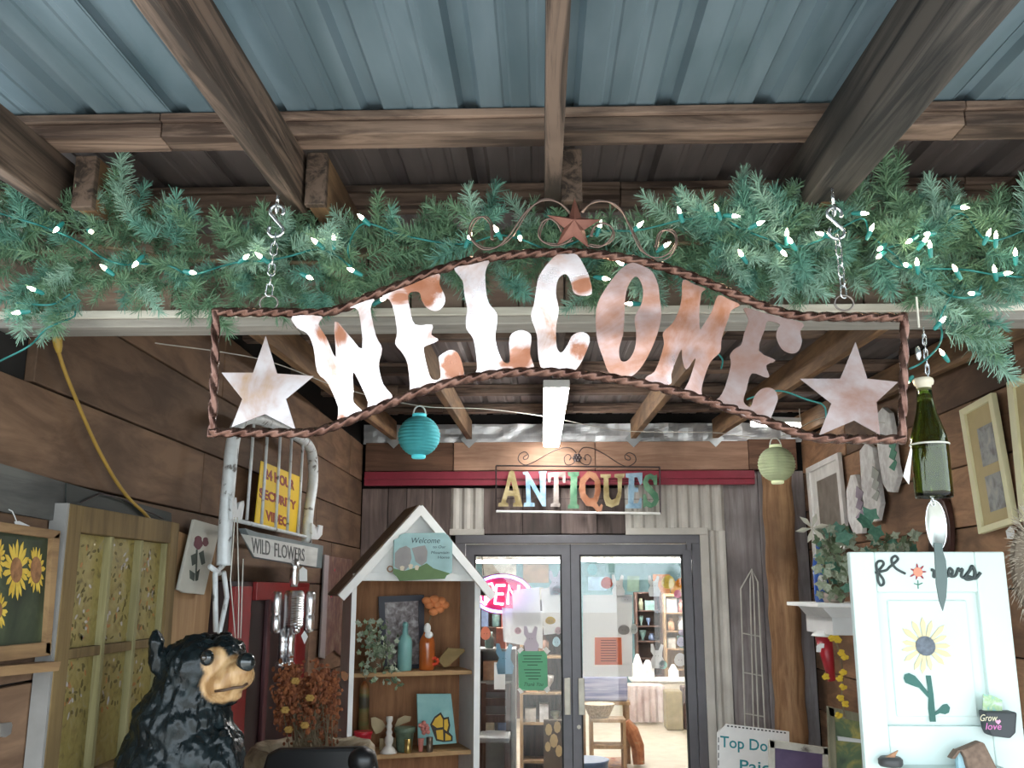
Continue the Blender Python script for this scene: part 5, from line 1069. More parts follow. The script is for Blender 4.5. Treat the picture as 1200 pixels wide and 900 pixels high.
obj('cap', MB().tube([RP.p(964, 746), RP.p(964, 743), RP.p(964, 739)], [.058, .05, .03], 14), FIXW, rs_, smooth=True)
obj('tag', MB().pp(PY(4.93), crop(820, 720, 5, [(683, 185), (705, 168), (730, 172), (728, 195), (712, 198), (708, 222), (683, 220)]), .002), TAGW, rs_)
fv = T('yellow_flower_vine', 'vine of small yellow silk flowers hanging beside the red wall pocket', 'flowers', at(984, 840, 4.85)); SYEL = plain('silk_yellow', (.62, .42, .03), .7)
ry_ = random.Random(3)
for x, y in ((975, 748), (982, 750), (986, 765), (990, 770), (984, 795), (988, 805), (985, 818), (991, 825), (968, 793), (988, 788), (979, 745), (983, 838)):
    c = at(x, y, 4.85)
    yf = MB()
    for j in range(5): a = j * 1.257 + ry_.random(); yf.ball(c + V((.010 * math.cos(a), 0, .009 * math.sin(a))), (.011, .005, .008), 6, 4)
    obj('bloom', yf, SYEL, fv)
obj('vine_stem', MB().tube([at(x, y, 4.88) for x, y in ((976, 742), (984, 765), (988, 790), (986, 815), (990, 840))], .004, 6), BARK, fv)
# wire trellis on the back wall
TP = PY(7.02); tr = T('wire_trellis', 'tall white wire trellis with pointed top on grey boards', 'trellis', TP.p(882, 850))
TW = plain('trellis_wire', (.50, .49, .44), .5)
for q in ([(868, 690), (877, 966)], [(879, 680), (886, 966)], [(883, 685), (893, 966)], [(888, 682), (902, 966)], [(868, 690), (881, 667), (888, 682)], [(879, 680), (881, 667), (883, 685)]): obj('rod', MB().tube([TP.p(*p) for p in q], .0055, 6), TW, tr)
for y in (744, 790, 838): obj('cross_rod', MB().tube([TP.p(868 + (y - 690) * .035, y - 2), TP.p(889 + (y - 690) * .05, y + 2)], .005, 6), TW, tr)
# Top Dollar sign, chalkboard, green picture
SGP = PY(6.4); sg = T('top_dollar_sign', 'white board with teal lettering Top Dollar leaning by the back wall', 'sign', SGP.p(880, 960))
obj('board', MB().pp(SGP, [(840, 858), (851, 848), (924, 857), (925, 975), (841, 975)], .02), WHT, sg)
dsh = MB()
for i in range(16):
    u0, u1 = i / 16, i / 16 + .035; dsh.pp(SGP, [(852 + 71 * u0, 849.8 + 8.6 * u0), (852 + 71 * u1, 849.8 + 8.6 * u1), (852 + 71 * u1, 851.4 + 8.6 * u1), (852 + 71 * u0, 851.4 + 8.6 * u0)], .001, lift=.02)
for i in range(10): dsh.pp(SGP, [(841.5, 864 + i * 9), (842.5, 864 + i * 9), (842.5, 870 + i * 9), (841.5, 870 + i * 9)], .001, lift=.02)
obj('dashed_border', dsh, INK, sg, kind='stuff')
TEALT = plain('teal_lettering', (.02, .26, .30), .5)
text('lettering', 'Top Dollar', SGP, 844, 875, 13, 78, TEALT, sg, .001, .02, dy=8, bold=.01); text('lettering', 'Paid', SGP, 867, 903, 13, 36, TEALT, sg, .001, .02, dy=3, bold=.01)
CBP = PY(5.7); cbd = T('purple_board', 'purple board in a worn cream frame in front of the lettered sign', 'picture', CBP.p(935, 960))
CHF = mixmat('worn_cream', [(.32, (.12, .10, .09)), (.40, (.50, .47, .40)), (.7, (.62, .59, .52))], 12, .7)
for q in ([(900, 866), (972, 876), (971, 884), (901, 875)], [(900, 866), (907, 868), (908, 975), (901, 975)], [(963, 875), (972, 876), (972, 975), (963, 975)], [(901, 965), (972, 965), (972, 977), (901, 977)]): obj('frame_strip', MB().pp(CBP, q, .025), CHF, cbd, bevel=.003)
obj('panel', MB().pp(CBP, [(905, 872), (966, 880), (966, 970), (905, 970)], .01), mixmat('purple_panel', [(.3, (.07, .045, .11)), (.7, (.15, .10, .19))], 7, .6), cbd)
GPP = PY(5.2); gp = T('green_picture', 'green wooden framed flower picture half hidden by the white door', 'picture', GPP.p(990, 930))
GFR = wood('green_grey_frame', (.14, .13, .08), (.25, .23, .15), 'Z', spread=.05)
for q in ([(968, 827), (1016, 838), (1016, 847), (970, 838)], [(968, 827), (976, 829), (982, 975), (974, 975)], [(1008, 838), (1016, 838), (1018, 975), (1010, 975)]): obj('frame_strip', MB().pp(GPP, q, .03), GFR, gp, bevel=.003)
obj('inner_edge', MB().pp(GPP, [(980, 862), (1008, 866), (1008, 870), (981, 867)], .02), GRYP, gp)
obj('print', MB().pp(GPP, [(974, 836), (1010, 842), (1014, 970), (978, 970)], .01), mixmat('flower_art', [(.3, (.05, .08, .05)), (.5, (.10, .15, .07)), (.68, (.45, .36, .08)), (.75, (.4, .4, .36))], 9, .6), gp)

# ------------------------------------------------------------------ white flowers door on the right
DP = PY(2.8); dr = T('cupboard_door', 'white painted old panel door decorated with the word flowers', 'door panel', DP.p(1092, 900) * 1); dr.location.z = 0; WL[dr.name].z = 0
MINT = plain('mint_white_paint', (.60, .70, .67), .5, vary=.03, scale=4)
TLd, TRd = (995, 645), (1170, 649); zT = DP.p(1080, 647).z; xl, xr = DP.p(995, 690).x, DP.p(1176, 690).x
zi1, zi0 = DP.p(1080, 694).z, DP.p(1080, 849).z; xi0, xi1 = DP.p(1025, 700).x, DP.p(1142, 700).x
for nm, b in (('stile', (xl, xi0, 2.772, 2.80, .0, zT)), ('stile', (xi1, xr, 2.772, 2.80, .0, zT)), ('rail', (xi0, xi1, 2.772, 2.80, zi1, zT)), ('rail', (xi0, xi1, 2.772, 2.80, zi0 - .16, zi0)), ('rail', (xi0, xi1, 2.772, 2.80, 0, .18))):
    obj(nm, MB().box(*b), MINT, dr, bevel=.004)
obj('panel', MB().box(xi0, xi1, 2.790, 2.799, zi0, zi1), MINT, dr); obj('panel', MB().box(xi0, xi1, 2.784, 2.796, .18, zi0 - .16), MINT, dr)
obj('raised_field', MB().box(xi0 + .03, xi1 - .03, 2.784, 2.794, zi0 + .022, zi1 - .022), MINT, dr, bevel=.004)
DF = PY(2.772); BLKP = plain('door_lettering_paint', (.035, .05, .05), .5); BD = (960, 600, 5)
for pts, r in (([(328, 356), (360, 350), (395, 340), (410, 325), (440, 300), (462, 275), (445, 258), (425, 275), (430, 305), (455, 335), (505, 362)], .0036), ([(340, 345), (335, 310), (345, 290), (368, 288), (378, 305), (360, 330), (345, 350), (345, 400), (360, 430), (378, 420), (375, 395), (350, 360)], .0036),
               ([(655, 338), (672, 345), (672, 380), (690, 370), (700, 345), (712, 375), (732, 372), (740, 335)], .0042), ([(745, 378), (775, 365), (782, 345), (765, 330), (758, 360), (775, 378), (800, 370), (815, 330), (822, 345), (840, 335), (832, 375), (850, 385)], .0040), ([(850, 385), (880, 345), (895, 318), (912, 350), (905, 385), (870, 395), (855, 385), (880, 380), (915, 388), (945, 355)], .0048)):
    obj('script_lettering', MB().tube(pxcurve(DF, crop(*BD, pts), 6, .002), r, 8), BLKP, dr, smooth=True)
fc = crop(*BD, [(578, 352)])[0]
obj('painted_blossom', pet(DF, fc, 11, 5, 1, 7, .001, .0015, 3), plain('blossom_maroon', (.30, .04, .06), .6), dr)
obj('blossom_centre', MB().disc(DF.p(*fc, .002), (0, -1, 0), .013, .002, 14), plain('blossom_coral', (.80, .25, .16), .6), dr)
obj('blossom_stem', MB().tube([DF.p(*q, .001) for q in crop(*BD, [(578, 400), (580, 450)])], .0016, 6).tube([DF.p(*q, .001) for q in crop(*BD, [(555, 418), (580, 428), (605, 416)])], .0016, 6), plain('stem_green', (.10, .26, .20), .6), dr)
DI = PY(2.784); BE = (960, 720, 5)
big = crop(*BE, [(622, 185)])[0]
obj('pale_petals', pet(DI, (big[0], big[1]), 34, 9, .95, 15, .001, .002, 9), plain('petal_cream', (.66, .56, .34), .6), dr)
obj('daisy_centre', MB().disc(DI.p(*big, .003), (0, -1, 0), 10.8 * 2.8 / 1126, .003, 20), plain('daisy_grey', (.13, .15, .18), .8, vary=.3, scale=80), dr)
DG_ = plain('daisy_green', (.03, .12, .10), .6)
obj('daisy_stem', MB().pp(DI, crop(*BE, [(624, 358), (652, 358), (668, 470), (682, 628), (648, 628), (638, 550), (640, 470)]), .003, lift=.001), DG_, dr)
for q in ([(495, 375), (500, 352), (525, 343), (560, 360), (590, 395), (640, 460), (640, 490), (585, 430), (540, 415), (505, 400)], [(675, 575), (700, 555), (725, 528), (748, 524), (765, 545), (758, 575), (735, 585), (705, 578), (676, 592)]): obj('daisy_leaf', MB().pp(DI, crop(*BE, q), .003, lift=.0015), DG_, dr)
# things on that door
gb_ = T('grow_love_bucket', 'small black wall bucket lettered Grow love on the white door', 'bucket', DF.p(1164, 862))
obj('bucket', MB().pp(DF, crop(*BE, [(926, 556), (1112, 560), (1104, 680), (1072, 712), (962, 698), (945, 660)]), .05), plain('bucket_black', (.04, .045, .05), .6), gb_, bevel=.006)
text('lettering', 'Grow', DF, *crop(*BE, [(940, 625)])[0], 8, 20, plain('chalk_cream', (.65, .6, .42), .7), gb_, .001, .05, slant=.1); text('lettering', 'love', DF, *crop(*BE, [(975, 675)])[0], 8, 18, plain('chalk_pink', (.60, .18, .42), .7), gb_, .001, .05, slant=.1)
obj('heart', MB().pp(DF, crop(*BE, [(1032, 630), (1038, 618), (1048, 622), (1058, 616), (1064, 628), (1050, 645)]), .001, lift=.05), plain('heart_pink', (.75, .35, .5), .6), gb_)
obj('seed_packet', MB().pp(DF, crop(*BE, [(960, 465), (1010, 475), (1068, 500), (1068, 580), (955, 560)]), .004, lift=.02), mixmat('packet_print', [(.35, (.10, .40, .55)), (.5, (.35, .50, .25)), (.65, (.55, .65, .60))], 40, .5), gb_)
zz = DF.p(1080, 896).z
thing('door_ledge', MB().box(DF.p(1052, 890).x, DF.p(1168, 890).x, 2.70, 2.772, zz - .02, zz), MINT, 'narrow white ledge near the foot of the flowers door', 'ledge')
bhp = PY(2.70); bh = T('birdhouse', 'small brown roofed birdhouse on the white door', 'birdhouse', (bhp.p(1140, 900).x, 2.72, zz))
RFB = plain('birdhouse_roof', (.17, .115, .085), .9, vary=.25, scale=60)
obj('roof', MB().pp(bhp, crop(*BE, [(782, 790), (915, 735), (940, 745), (1020, 905), (850, 905), (830, 830), (805, 790)]), .03, lift=-.02), RFB, bh, bevel=.003)
obj('roof_edge', MB().pp(bhp, crop(*BE, [(748, 835), (785, 785), (800, 790), (770, 835)]), .03, lift=-.02), RFB, bh)
obj('wall', MB().pp(bhp, crop(*BE, [(792, 800), (806, 792), (850, 900), (812, 960), (800, 900)]), .02, lift=-.03), plain('birdhouse_blue', (.35, .55, .62), .7), bh)
nb = T('wooden_bird', 'little carved wooden bird perched on a dark knob of the white door', 'ornament', DF.p(1043, 898)); c = DF.p(*crop(*BE, [(418, 862)])[0], .03)
obj('knob', MB().lathe([(.028, -.012), (.032, -.006), (.032, .006), (.026, .012)], c, 18), plain('knob_dark', (.05, .05, .05), .5), nb, smooth=True)
obj('bird', MB().pp(PY(2.745), crop(*BE, [(362, 848), (385, 832), (415, 815), (460, 792), (445, 815), (438, 835), (400, 850)]), .012), wood('bird_wood', (.26, .13, .07), (.38, .2, .11), 'X'), nb, bevel=.003)
# furry wreath at right edge
wr = MB(); wcx = at(1222, 668, 2.95); rw = random.Random(6)
for i in range(2200):
    a = rw.uniform(0, 6.28); r0 = rw.uniform(.03, .098); p = wcx + V((r0 * math.cos(a), rw.uniform(-.03, .02), r0 * 2.1 * math.sin(a))); d = V((math.cos(a + .4), rw.uniform(-.6, .2), math.sin(a + .4) * 1.3)) * rw.uniform(.012, .022); s = d.cross(V((0, 1, .3))).normalized() * .0016
    wr.add([p - s, p + s, p + d], [(0, 1, 2)])
wt = T('shell_wreath', 'shaggy beige wreath cut off by the right edge of the photo', 'wreath', wcx - V((0, 0, .2)))
obj('bristles', wr, mixmat('beige_bristle', [(.3, (.28, .23, .17)), (.7, (.52, .46, .37))], 30, .9), wt, kind='stuff')
obj('ring', MB().tube([wcx + V((.06 * math.cos(t), .01, .12 * math.sin(t))) for t in [i * math.pi / 12 for i in range(24)]], .03, 8, True), plain('wreath_core', (.25, .2, .15), .9), wt)
# ------------------------------------------------------------------ on the door glass
def sheet(name, c):                                    # paper lets the shop's light through
    m, t, b = nt(name); L = t.links.new; b.inputs['Base Color'].default_value = c4(c); b.inputs['Roughness'].default_value = .8
    tr = t.nodes.new('ShaderNodeBsdfTranslucent'); tr.inputs[0].default_value = c4(c); mx = t.nodes.new('ShaderNodeMixShader'); mx.inputs[0].default_value = .4
    L(b.outputs[0], mx.inputs[1]); L(tr.outputs[0], mx.inputs[2]); L(mx.outputs[0], t.nodes['Material Output'].inputs[0]); return m
GP = PY(YB + .042)                                     # just behind the panes
GF = PY(YB + .028)
def paper(name, label, cat, q, mat, th=.001, pl=None, group=None): return thing(name, MB().pp(pl or GP, q, th, lift=-.008), mat, label, cat, group)
WPAP = sheet('white_paper', (.90, .90, .89)); GPAP = sheet('green_paper', (.22, .56, .36)); OPAP = sheet('orange_paper', (.95, .30, .14)); GINK = plain('grey_ink', (.06, .12, .09), .8)
gn = T('green_notice', 'green printed paper notice taped to the left door', 'notice', GF.p(624, 809))
obj('sheet', MB().pp(GF, [(607, 763), (641, 763), (642, 809), (608, 809)], .001), GPAP, gn)
lines = MB()
for i, (a, b) in enumerate(((613, 635), (614, 634), (612, 636), (618, 630), (614, 634), (615, 633), (616, 634), (619, 631))): y = 768 + i * 3.6 + (2 if i > 3 else 0); lines.pp(GF, [(a, y), (b, y), (b, y + 1), (a, y + 1)], .0006, lift=.001)
obj('print_lines', lines, GINK, gn); text('lettering', 'Thank You', GF, 613, 804, 4.5, 23, GINK, gn, .0006, .001, slant=.1)
for q in ([(606, 762), (611, 758), (614, 761), (609, 766)], [(636, 761), (640, 758), (645, 763), (641, 767)], [(606, 808), (609, 806), (614, 811), (610, 813)], [(637, 808), (642, 804), (645, 808), (641, 812)]): obj('tape', MB().pp(GF, q, .0005, lift=.0015), WPAP, gn)
paper('poster_sheet', 'large white poster board behind the glass of the right door', 'poster', [(683, 697), (741, 697), (741, 793), (683, 793)], WPAP, pl=PY(YB + .06))
on = T('orange_notice', 'orange printed paper notice on the white poster board', 'notice', GP.p(713, 780))
obj('sheet', MB().pp(GP, [(697, 747), (728, 747), (729, 779), (697, 779)], .001, lift=-.012), OPAP, on); lines = MB()
for i in range(9): lines.pp(GP, [(704, 750 + i * 3), (722, 750 + i * 3), (722, 751 + i * 3), (704, 751 + i * 3)], .0006, lift=-.011)
obj('print_lines', lines, plain('red_brown_ink', (.35, .07, .03), .8), on)
for i, (q, lb) in enumerate((([(600, 692), (632, 688), (634, 732), (602, 734)], 'white paper sign beside the OPEN sign, nearer the sign'), ([(634, 690), (657, 686), (658, 742), (637, 744)], 'white paper sign beside the door meeting stile'), ([(579, 776), (592, 776), (592, 808), (579, 808)], 'small white card below the blue rabbit cutout'), ([(588, 712), (636, 716), (636, 760), (590, 752)], 'white paper sheet above the green notice'))):
    paper('paper_sign', lb, 'paper sign', q, WPAP, pl=PY(YB + .058 + .004 * i), group='white papers on the left door')
hw_ = MB()
for i in range(3): hw_.tube([GP.p(612 + 7 * k_ + 2 * i, 697 + 10 * i + (k_ % 2) * 2.5, -.012) for k_ in range(6)], .0022, 5)
# small cut-outs stuck on the glass
def egg(c, rx, ry, k_=14): return [(c[0] + rx * math.cos(t) * (1 - .12 * math.sin(-t)), c[1] + ry * math.sin(t)) for t in [2 * math.pi * i / k_ for i in range(k_)]]
def bunny(c, s): return [(c[0] + x * s, c[1] + y * s) for x, y in ((-4, 10), (-5, 4), (-3, 0), (-5, -3), (-5, -9), (-3, -9), (-1.5, -4), (1, -4), (3, -9), (5, -8), (4, -2), (4, 1), (6, 5), (5, 10))]
dec = [('egg', (694, 667), 6, 7, (.38, .68, .72), 'pale teal egg cutout at top of the right door'), ('egg', (711, 683), 7, 7, (.62, .16, .10), 'red round cutout on the right door'), ('bunny', (724, 686), 1.4, 0, (.85, .85, .84), 'white rabbit cutout near the top of right door'),
       ('bunny', (766, 686), 1.3, 0, (.82, .84, .84), 'white rabbit cutout beside the yellow hat'), ('egg', (783, 682), 8, 8, (.80, .68, .20), 'yellow hat cutout at top right of the door'), ('egg', (798, 683), 6, 6, (.85, .42, .05), 'orange cutout beside the yellow hat'), ('egg', (794, 696), 4.5, 5, (.78, .28, .42), 'pink round cutout under the yellow hat'),
       ('egg', (734, 702), 7, 5, (.84, .85, .86), 'white oval cutout under the upper white rabbit'), ('egg', (731, 738), 7, 6, (.55, .52, .50), 'grey egg cutout above the orange notice'), ('egg', (743, 737), 4, 6, (.66, .70, .68), 'pale egg cutout right of the grey egg'), ('egg', (800, 741), 5, 4, (.70, .62, .72), 'lilac egg cutout near right edge of door'), ('egg', (798, 752), 5, 6, (.72, .70, .80), 'larger lilac egg cutout at right edge'), ('egg', (797, 773), 7, 8, (.82, .80, .78), 'white spotted egg cutout above the shop counter'), ('bunny', (770, 768), 1.5, 0, (.85, .85, .84), 'white rabbit cutout above the shop counter'), ('egg', (777, 779), 5, 5, (.45, .72, .66), 'mint egg cutout beside the counter rabbit'),
       ('bunny', (651, 682), 1.5, 0, (.74, .74, .82), 'pale rabbit cutout at top of the left door'), ('egg', (652, 692), 5, 5, (.80, .50, .64), 'pink egg held below the pale rabbit'), ('bunny', (591, 771), 1.9, 0, (.33, .55, .68), 'blue rabbit cutout left of the green notice'), ('bunny', (622, 748), 1.6, 0, (.68, .58, .68), 'lilac rabbit cutout above the green notice'), ('egg', (607, 739), 4, 4, (.78, .48, .55), 'pink flower cutout above the green notice'), ('egg', (654, 739), 4, 4.5, (.80, .62, .66), 'pink egg cutout by the left door stile'), ('egg', (652, 752), 4.5, 6, (.60, .74, .78), 'pale blue egg cutout by the left door stile'), ('egg', (569, 742), 6, 8, (.80, .40, .28), 'salmon egg cutout beside the house shelf'), ('egg', (645, 727), 6, 4.5, (.75, .55, .10), 'yellow chick cutout on the left door')]
for i, (kd, c, a, b, col, lb) in enumerate(dec):
    q = bunny(c, a) if kd == 'bunny' else egg(c, a, b)
    t = T('rabbit_cutout' if kd == 'bunny' else 'egg_cutout', lb, 'cutout', GP.p(c[0], c[1] + 10), 'paper cutouts on the door glass')
    m = sheet('cutout_paper', col); obj('shape', MB().pp(PY(YB + .044), q, .001, lift=-.002), m, t)
    dk = plain('cutout_marks', [x * .55 for x in col], .8); ey = MB()
    for dx in (-1.6, 1.6): ey.pp(PY(YB + .044), [(c[0] + dx + .7 * math.cos(u), c[1] + .6 + .7 * math.sin(u)) for u in (0, 1.57, 3.14, 4.71)], .0006, lift=-.001)
    obj('marks', ey, dk, t)
# OPEN sign
OP = PY(YB + .12); os_ = T('open_sign', 'oval neon sign reading OPEN behind the left door', 'sign', OP.p(590, 720))
obj('back_plate', MB().pp(OP, [(588 + 36 * math.cos(t), 696 + 24 * math.sin(t)) for t in [i * math.pi / 20 for i in range(40)]], .015, lift=-.02), plain('neon_plate', (.45, .02, .09), .3), os_)
NB = plain('neon_blue', (.22, .36, 1), .4, emit=4, vary=0); NR = plain('neon_red', (1, .55, .66), .4, emit=4, vary=0)
obj('neon_oval', MB().tube([OP.p(588 + 33 * math.cos(t), 696 + 21 * math.sin(t)) for t in [i * math.pi / 24 for i in range(48)]], .010, 8, True), NB, os_, smooth=True)
for nm, ps in (('o', [[(562, 696), (565, 686), (570, 684), (574, 690), (573, 702), (568, 708), (563, 704), (562, 696)]]), ('p', [[(566 + 3, 709), (569, 685), (576, 684), (579, 690), (576, 697), (570, 698)]]), ('e', [[(592, 686), (582, 686), (581, 696), (590, 696)], [(581, 696), (580, 707), (590, 708)]]), ('n', [[(595, 708), (596, 686), (606, 708), (608, 686)]])):
    mb = MB()
    for p in ps: mb.tube([OP.p(*q, .012) for q in p], .010, 8)
    obj('neon_' + nm, mb, NR, os_, smooth=True)
obj('hang_chain', MB().tube([OP.p(567, 674), OP.p(565, 655), OP.p(564, 640)], .003, 5), CHAIN, os_)

# ------------------------------------------------------------------ goods in the shop
rs = random.Random(31)
def shelf_unit(label, px0, px1, Y, dep, ztop, levels, mat, backm=None):
    x0, x1 = at(px0, 690, Y).x, at(px1, 690, Y).x; t = T('shop_shelf', label, 'shelf', ((x0 + x1) / 2, Y, 0))
    for x in (x0, x1 - .03): obj('side', MB().box(x, x + .03, Y, Y + dep, 0, ztop), mat, t)
    for z in levels: obj('shelf_board', MB().box(x0 + .03, x1 - .03, Y, Y + dep, z - .02, z), mat, t)
    obj('back', MB().box(x0 + .03, x1 - .03, Y + dep - .01, Y + dep, 0, ztop), backm or mat, t)
    return x0, x1
DKWD = wood('dark_shop_wood', (.05, .025, .02), (.12, .06, .045), 'Z', spread=.1); OAK = wood('shop_oak', (.26, .16, .08), (.40, .26, .14), 'Z', spread=.1); GRW = plain('grey_metal_shelf', (.30, .31, .31), .5)
COLS = [((.45, .42, .38), 'grey'), ((.30, .32, .22), 'olive'), ((.50, .30, .18), 'tan'), ((.16, .22, .36), 'navy'), ((.55, .16, .10), 'red'), ((.60, .55, .42), 'cream'), ((.18, .30, .28), 'green'), ((.25, .14, .10), 'brown'), ((.60, .58, .58), 'white')]
GM = [plain('goods_' + n, c, .5, vary=.25, scale=20) for c, n in COLS]
def goods(x0, x1, Y, zs, where, hmax, seed):
    r = random.Random(seed)
    for li, z in enumerate(zs):
        x = x0 + .05; k_ = 0
        while x < x1 - .12:
            w_ = r.uniform(.08, .16); h_ = r.uniform(.5, .95) * hmax; i = r.randrange(len(GM)); kd = r.randrange(3); cx_ = x + w_ / 2
            if x + w_ > x1 - .03: break
            if kd == 0: mb = MB().box(x, x + w_, Y + .05, Y + .2, z, z + h_); mb.box(x + .01, x + w_ - .01, Y + .045, Y + .05, z + .2 * h_, z + .6 * h_); nm = 'boxed_item'
            elif kd == 1: mb = MB().lathe([(w_ * .3, 0), (w_ * .42, .01), (w_ * .42, h_ * .65), (w_ * .25, h_ * .8), (w_ * .3, h_)], (cx_, Y + .12, z), 12); nm = 'jar'
            else: mb = MB().lathe([(w_ * .2, 0), (w_ * .1, h_ * .15), (w_ * .4, h_ * .5), (w_ * .45, h_ * .8), (w_ * .38, h_ * .82)], (cx_, Y + .12, z), 12); nm = 'vase'
            thing(nm, mb, GM[i], f'{COLS[i][1]} {nm.replace("_", " ")}, {("first", "second", "third", "fourth", "fifth", "sixth", "seventh", "eighth", "ninth", "tenth", "eleventh", "twelfth", "thirteenth")[min(k_, 12)]} from left on {("top", "second", "third")[li]} board of {where}', 'shop goods', 'goods on ' + where, smooth=kd > 0)
            x += w_ + r.uniform(.01, .04); k_ += 1
a, b = shelf_unit('dark red wooden shelf unit full of jars in the shop', 744, 775, 14.8, .3, 1.72, (.5, .75, 1.0, 1.22, 1.45, 1.72), DKWD); goods(a, b, 14.8, (1.45, 1.22, 1.0), 'the dark red shop shelf', .2, 1)
a, b = shelf_unit('olive shelf unit with jars at right edge of the doorway', 777, 815, 14.6, .3, 1.7, (.6, .9, 1.15, 1.42, 1.68), OAK); goods(a, b, 14.6, (1.42, 1.15, .9), 'the oak shop shelf', .24, 2)
a, b = shelf_unit('oak bookcase with books behind the left door', 609, 662, 9.6, .3, 1.4, (.15, .5, .78, 1.12, 1.40), OAK, DKWD); goods(a, b, 9.6, (1.12, .78), 'the oak bookcase', .26, 3); goods(a, b, 9.6, (.5,), 'the lower oak bookcase', .22, 7)
a, b = shelf_unit('grey glazed cabinet behind the left door', 560, 604, 8.6, .35, 1.25, (.5, .98, 1.25), GRW); goods(a, b, 8.6, (1.25, .98, .5), 'the grey glazed cabinet', .26, 4)
a, b = shelf_unit('dark high shelf along the back of shop', 560, 660, 13.5, .3, 1.62, (.9, 1.25, 1.62), DKWD); goods(a, b, 13.5, (1.62, 1.25), 'the dark high shelf', .3, 5)
# counter, cloth table, sacks and rugs seen through the right door
x0, x1 = at(739, 795, 14).x, at(812, 795, 14).x; zc_ = at(770, 796, 14).z
ct = T('shop_counter', 'white counter with pale sides in the shop', 'counter', ((x0 + x1) / 2, 14, 0)); obj('top', MB().box(x0, x1, 13.9, 14.4, zc_ - .03, zc_), FIXW, ct, bevel=.005); obj('body', MB().box(x0 + .05, x1 - .05, 13.95, 14.35, .0, zc_ - .03), plain('counter_beige', (.55, .50, .42), .7), ct)
for i, (px, w_, h_, lb) in enumerate(((748, .14, .34, 'white sewing machine body on the shop counter'), (760, .17, .26, 'white enamel box on the shop counter'), (790, .13, .2, 'white round tin at right end of shop counter'))):
    xx = at(px, 790, 14).x; mb = MB().box(xx - w_ / 2, xx + w_ / 2, 14, 14.15, zc_, zc_ + h_ * .6); mb.lathe([(w_ * .5, h_ * .6), (w_ * .35, h_ * .8), (w_ * .15, h_)], (xx, 14.08, zc_), 12)
    thing('white_ware', mb, FIXW, lb, 'shop goods', 'white ware on the shop counter', bevel=.004)
YT = 13.3; x0, x1 = at(729, 815, YT).x, at(779, 815, YT).x; zt_ = at(750, 804, YT).z
cl = MB(); n = 30
for j, z in enumerate((zt_, zt_ - .05, .03)):
    for i in range(n + 1): cl.v.append(V((x0 + (x1 - x0) * i / n, YT - (.0, .02, .05)[j] + .02 * (j > 0) * math.sin(i * 1.3), z)))
cl.f = [(j * (n + 1) + i, (j + 1) * (n + 1) + i, (j + 1) * (n + 1) + i + 1, j * (n + 1) + i + 1) for j in range(2) for i in range(n)]; cl.box(x0, x1, YT, YT + .45, zt_ - .02, zt_)
thing('cloth_table', cl, mixmat('mauve_cloth', [(.3, (.40, .30, .28)), (.7, (.58, .52, .50))], 5, .8), 'table under a mauve cloth in front of shop counter', 'table')
def lump(name, q0, q1, Y, z0, mat, label, cat, dep=.3):
    a, b = at(q0[0], q0[1], Y), at(q1[0], q1[1], Y); mb = MB(); mb.box(min(a.x, b.x), max(a.x, b.x), Y, Y + dep, z0 if z0 is not None else min(a.z, b.z), max(a.z, b.z))
    return thing(name, mb, mat, label, cat, bevel=.02)
lump('paper_sack', (780, 810), (801, 846), 12.7, 0, plain('sack_brown', (.22, .17, .08), .8), 'brown paper sack standing on shop floor beside the counter', 'sack')
lump('brown_trunk', (800, 805), (818, 850), 12.8, 0, DKWD, 'dark brown trunk at right edge of the doorway', 'trunk')
lump('folded_quilts', (683, 793), (736, 822), 10.4, None, mixmat('blue_quilt', [(.3, (.20, .23, .42)), (.7, (.55, .56, .68))], 12, .8, stretch=(.2, 1, 3)), 'stack of blue and white folded quilts behind the right door', 'quilts')
tb = T('quilt_table', 'low wooden table under the folded quilts', 'table', (at(705, 850, 10.5).x, 10.55, 0)); xq0, xq1 = at(680, 822, 10.4).x, at(738, 822, 10.4).x; zq = at(705, 822, 10.4).z
obj('top', MB().box(xq0, xq1, 10.35, 10.75, zq - .03, zq), OAK, tb)
for x in (xq0 + .03, xq1 - .03):
    for y in (10.38, 10.72): obj('leg', MB().box(x - .02, x + .02, y - .02, y + .02, 0, zq - .03), OAK, tb)
bz = at(703, 843, 9.8); thing('wicker_bowl', MB().lathe([(.06, 0), (.10, .01), (.16, .13), (.165, .135), (.15, .13)], (bz.x, 9.93, bz.z), 20), plain('wicker', (.50, .42, .30), .8, vary=.3, scale=50), 'pale wicker bowl with a yellow tag on the wooden step rack', 'bowl', smooth=True)
sr = T('step_rack', 'small wooden two step rack behind the right door', 'rack', (at(716, 890, 9.8).x, 9.9, 0)); xs0, xs1 = at(692, 880, 9.8).x, at(734, 880, 9.8).x
for z in (at(715, 843, 9.8).z, at(715, 874, 9.8).z): obj('step', MB().box(xs0, xs1, 9.8, 10.05, z - .03, z), OAK, sr)
for x in (xs0, xs1 - .03): obj('side', MB().box(x, x + .03, 9.78, 10.07, 0, at(715, 843.5, 9.8).z - .001), OAK, sr)
rr = MB(); a, b = at(733, 846, 10.25), at(747, 874, 10.25)
rr.tube([V((a.x, 10.25, a.z)), V(((a.x + b.x) / 2, 10.25, (a.z + b.z) / 2 + .03)), V((b.x, 10.25, b.z)), V((b.x + .01, 10.25, .02))], [.05, .075, .07, .06], 12)
thing('rolled_rug', rr, mixmat('rust_rug', [(.3, (.26, .08, .03)), (.6, (.45, .18, .08)), (.7, (.40, .33, .2))], 16, .9), 'rolled rust orange rug leaning beside the step rack', 'rug')
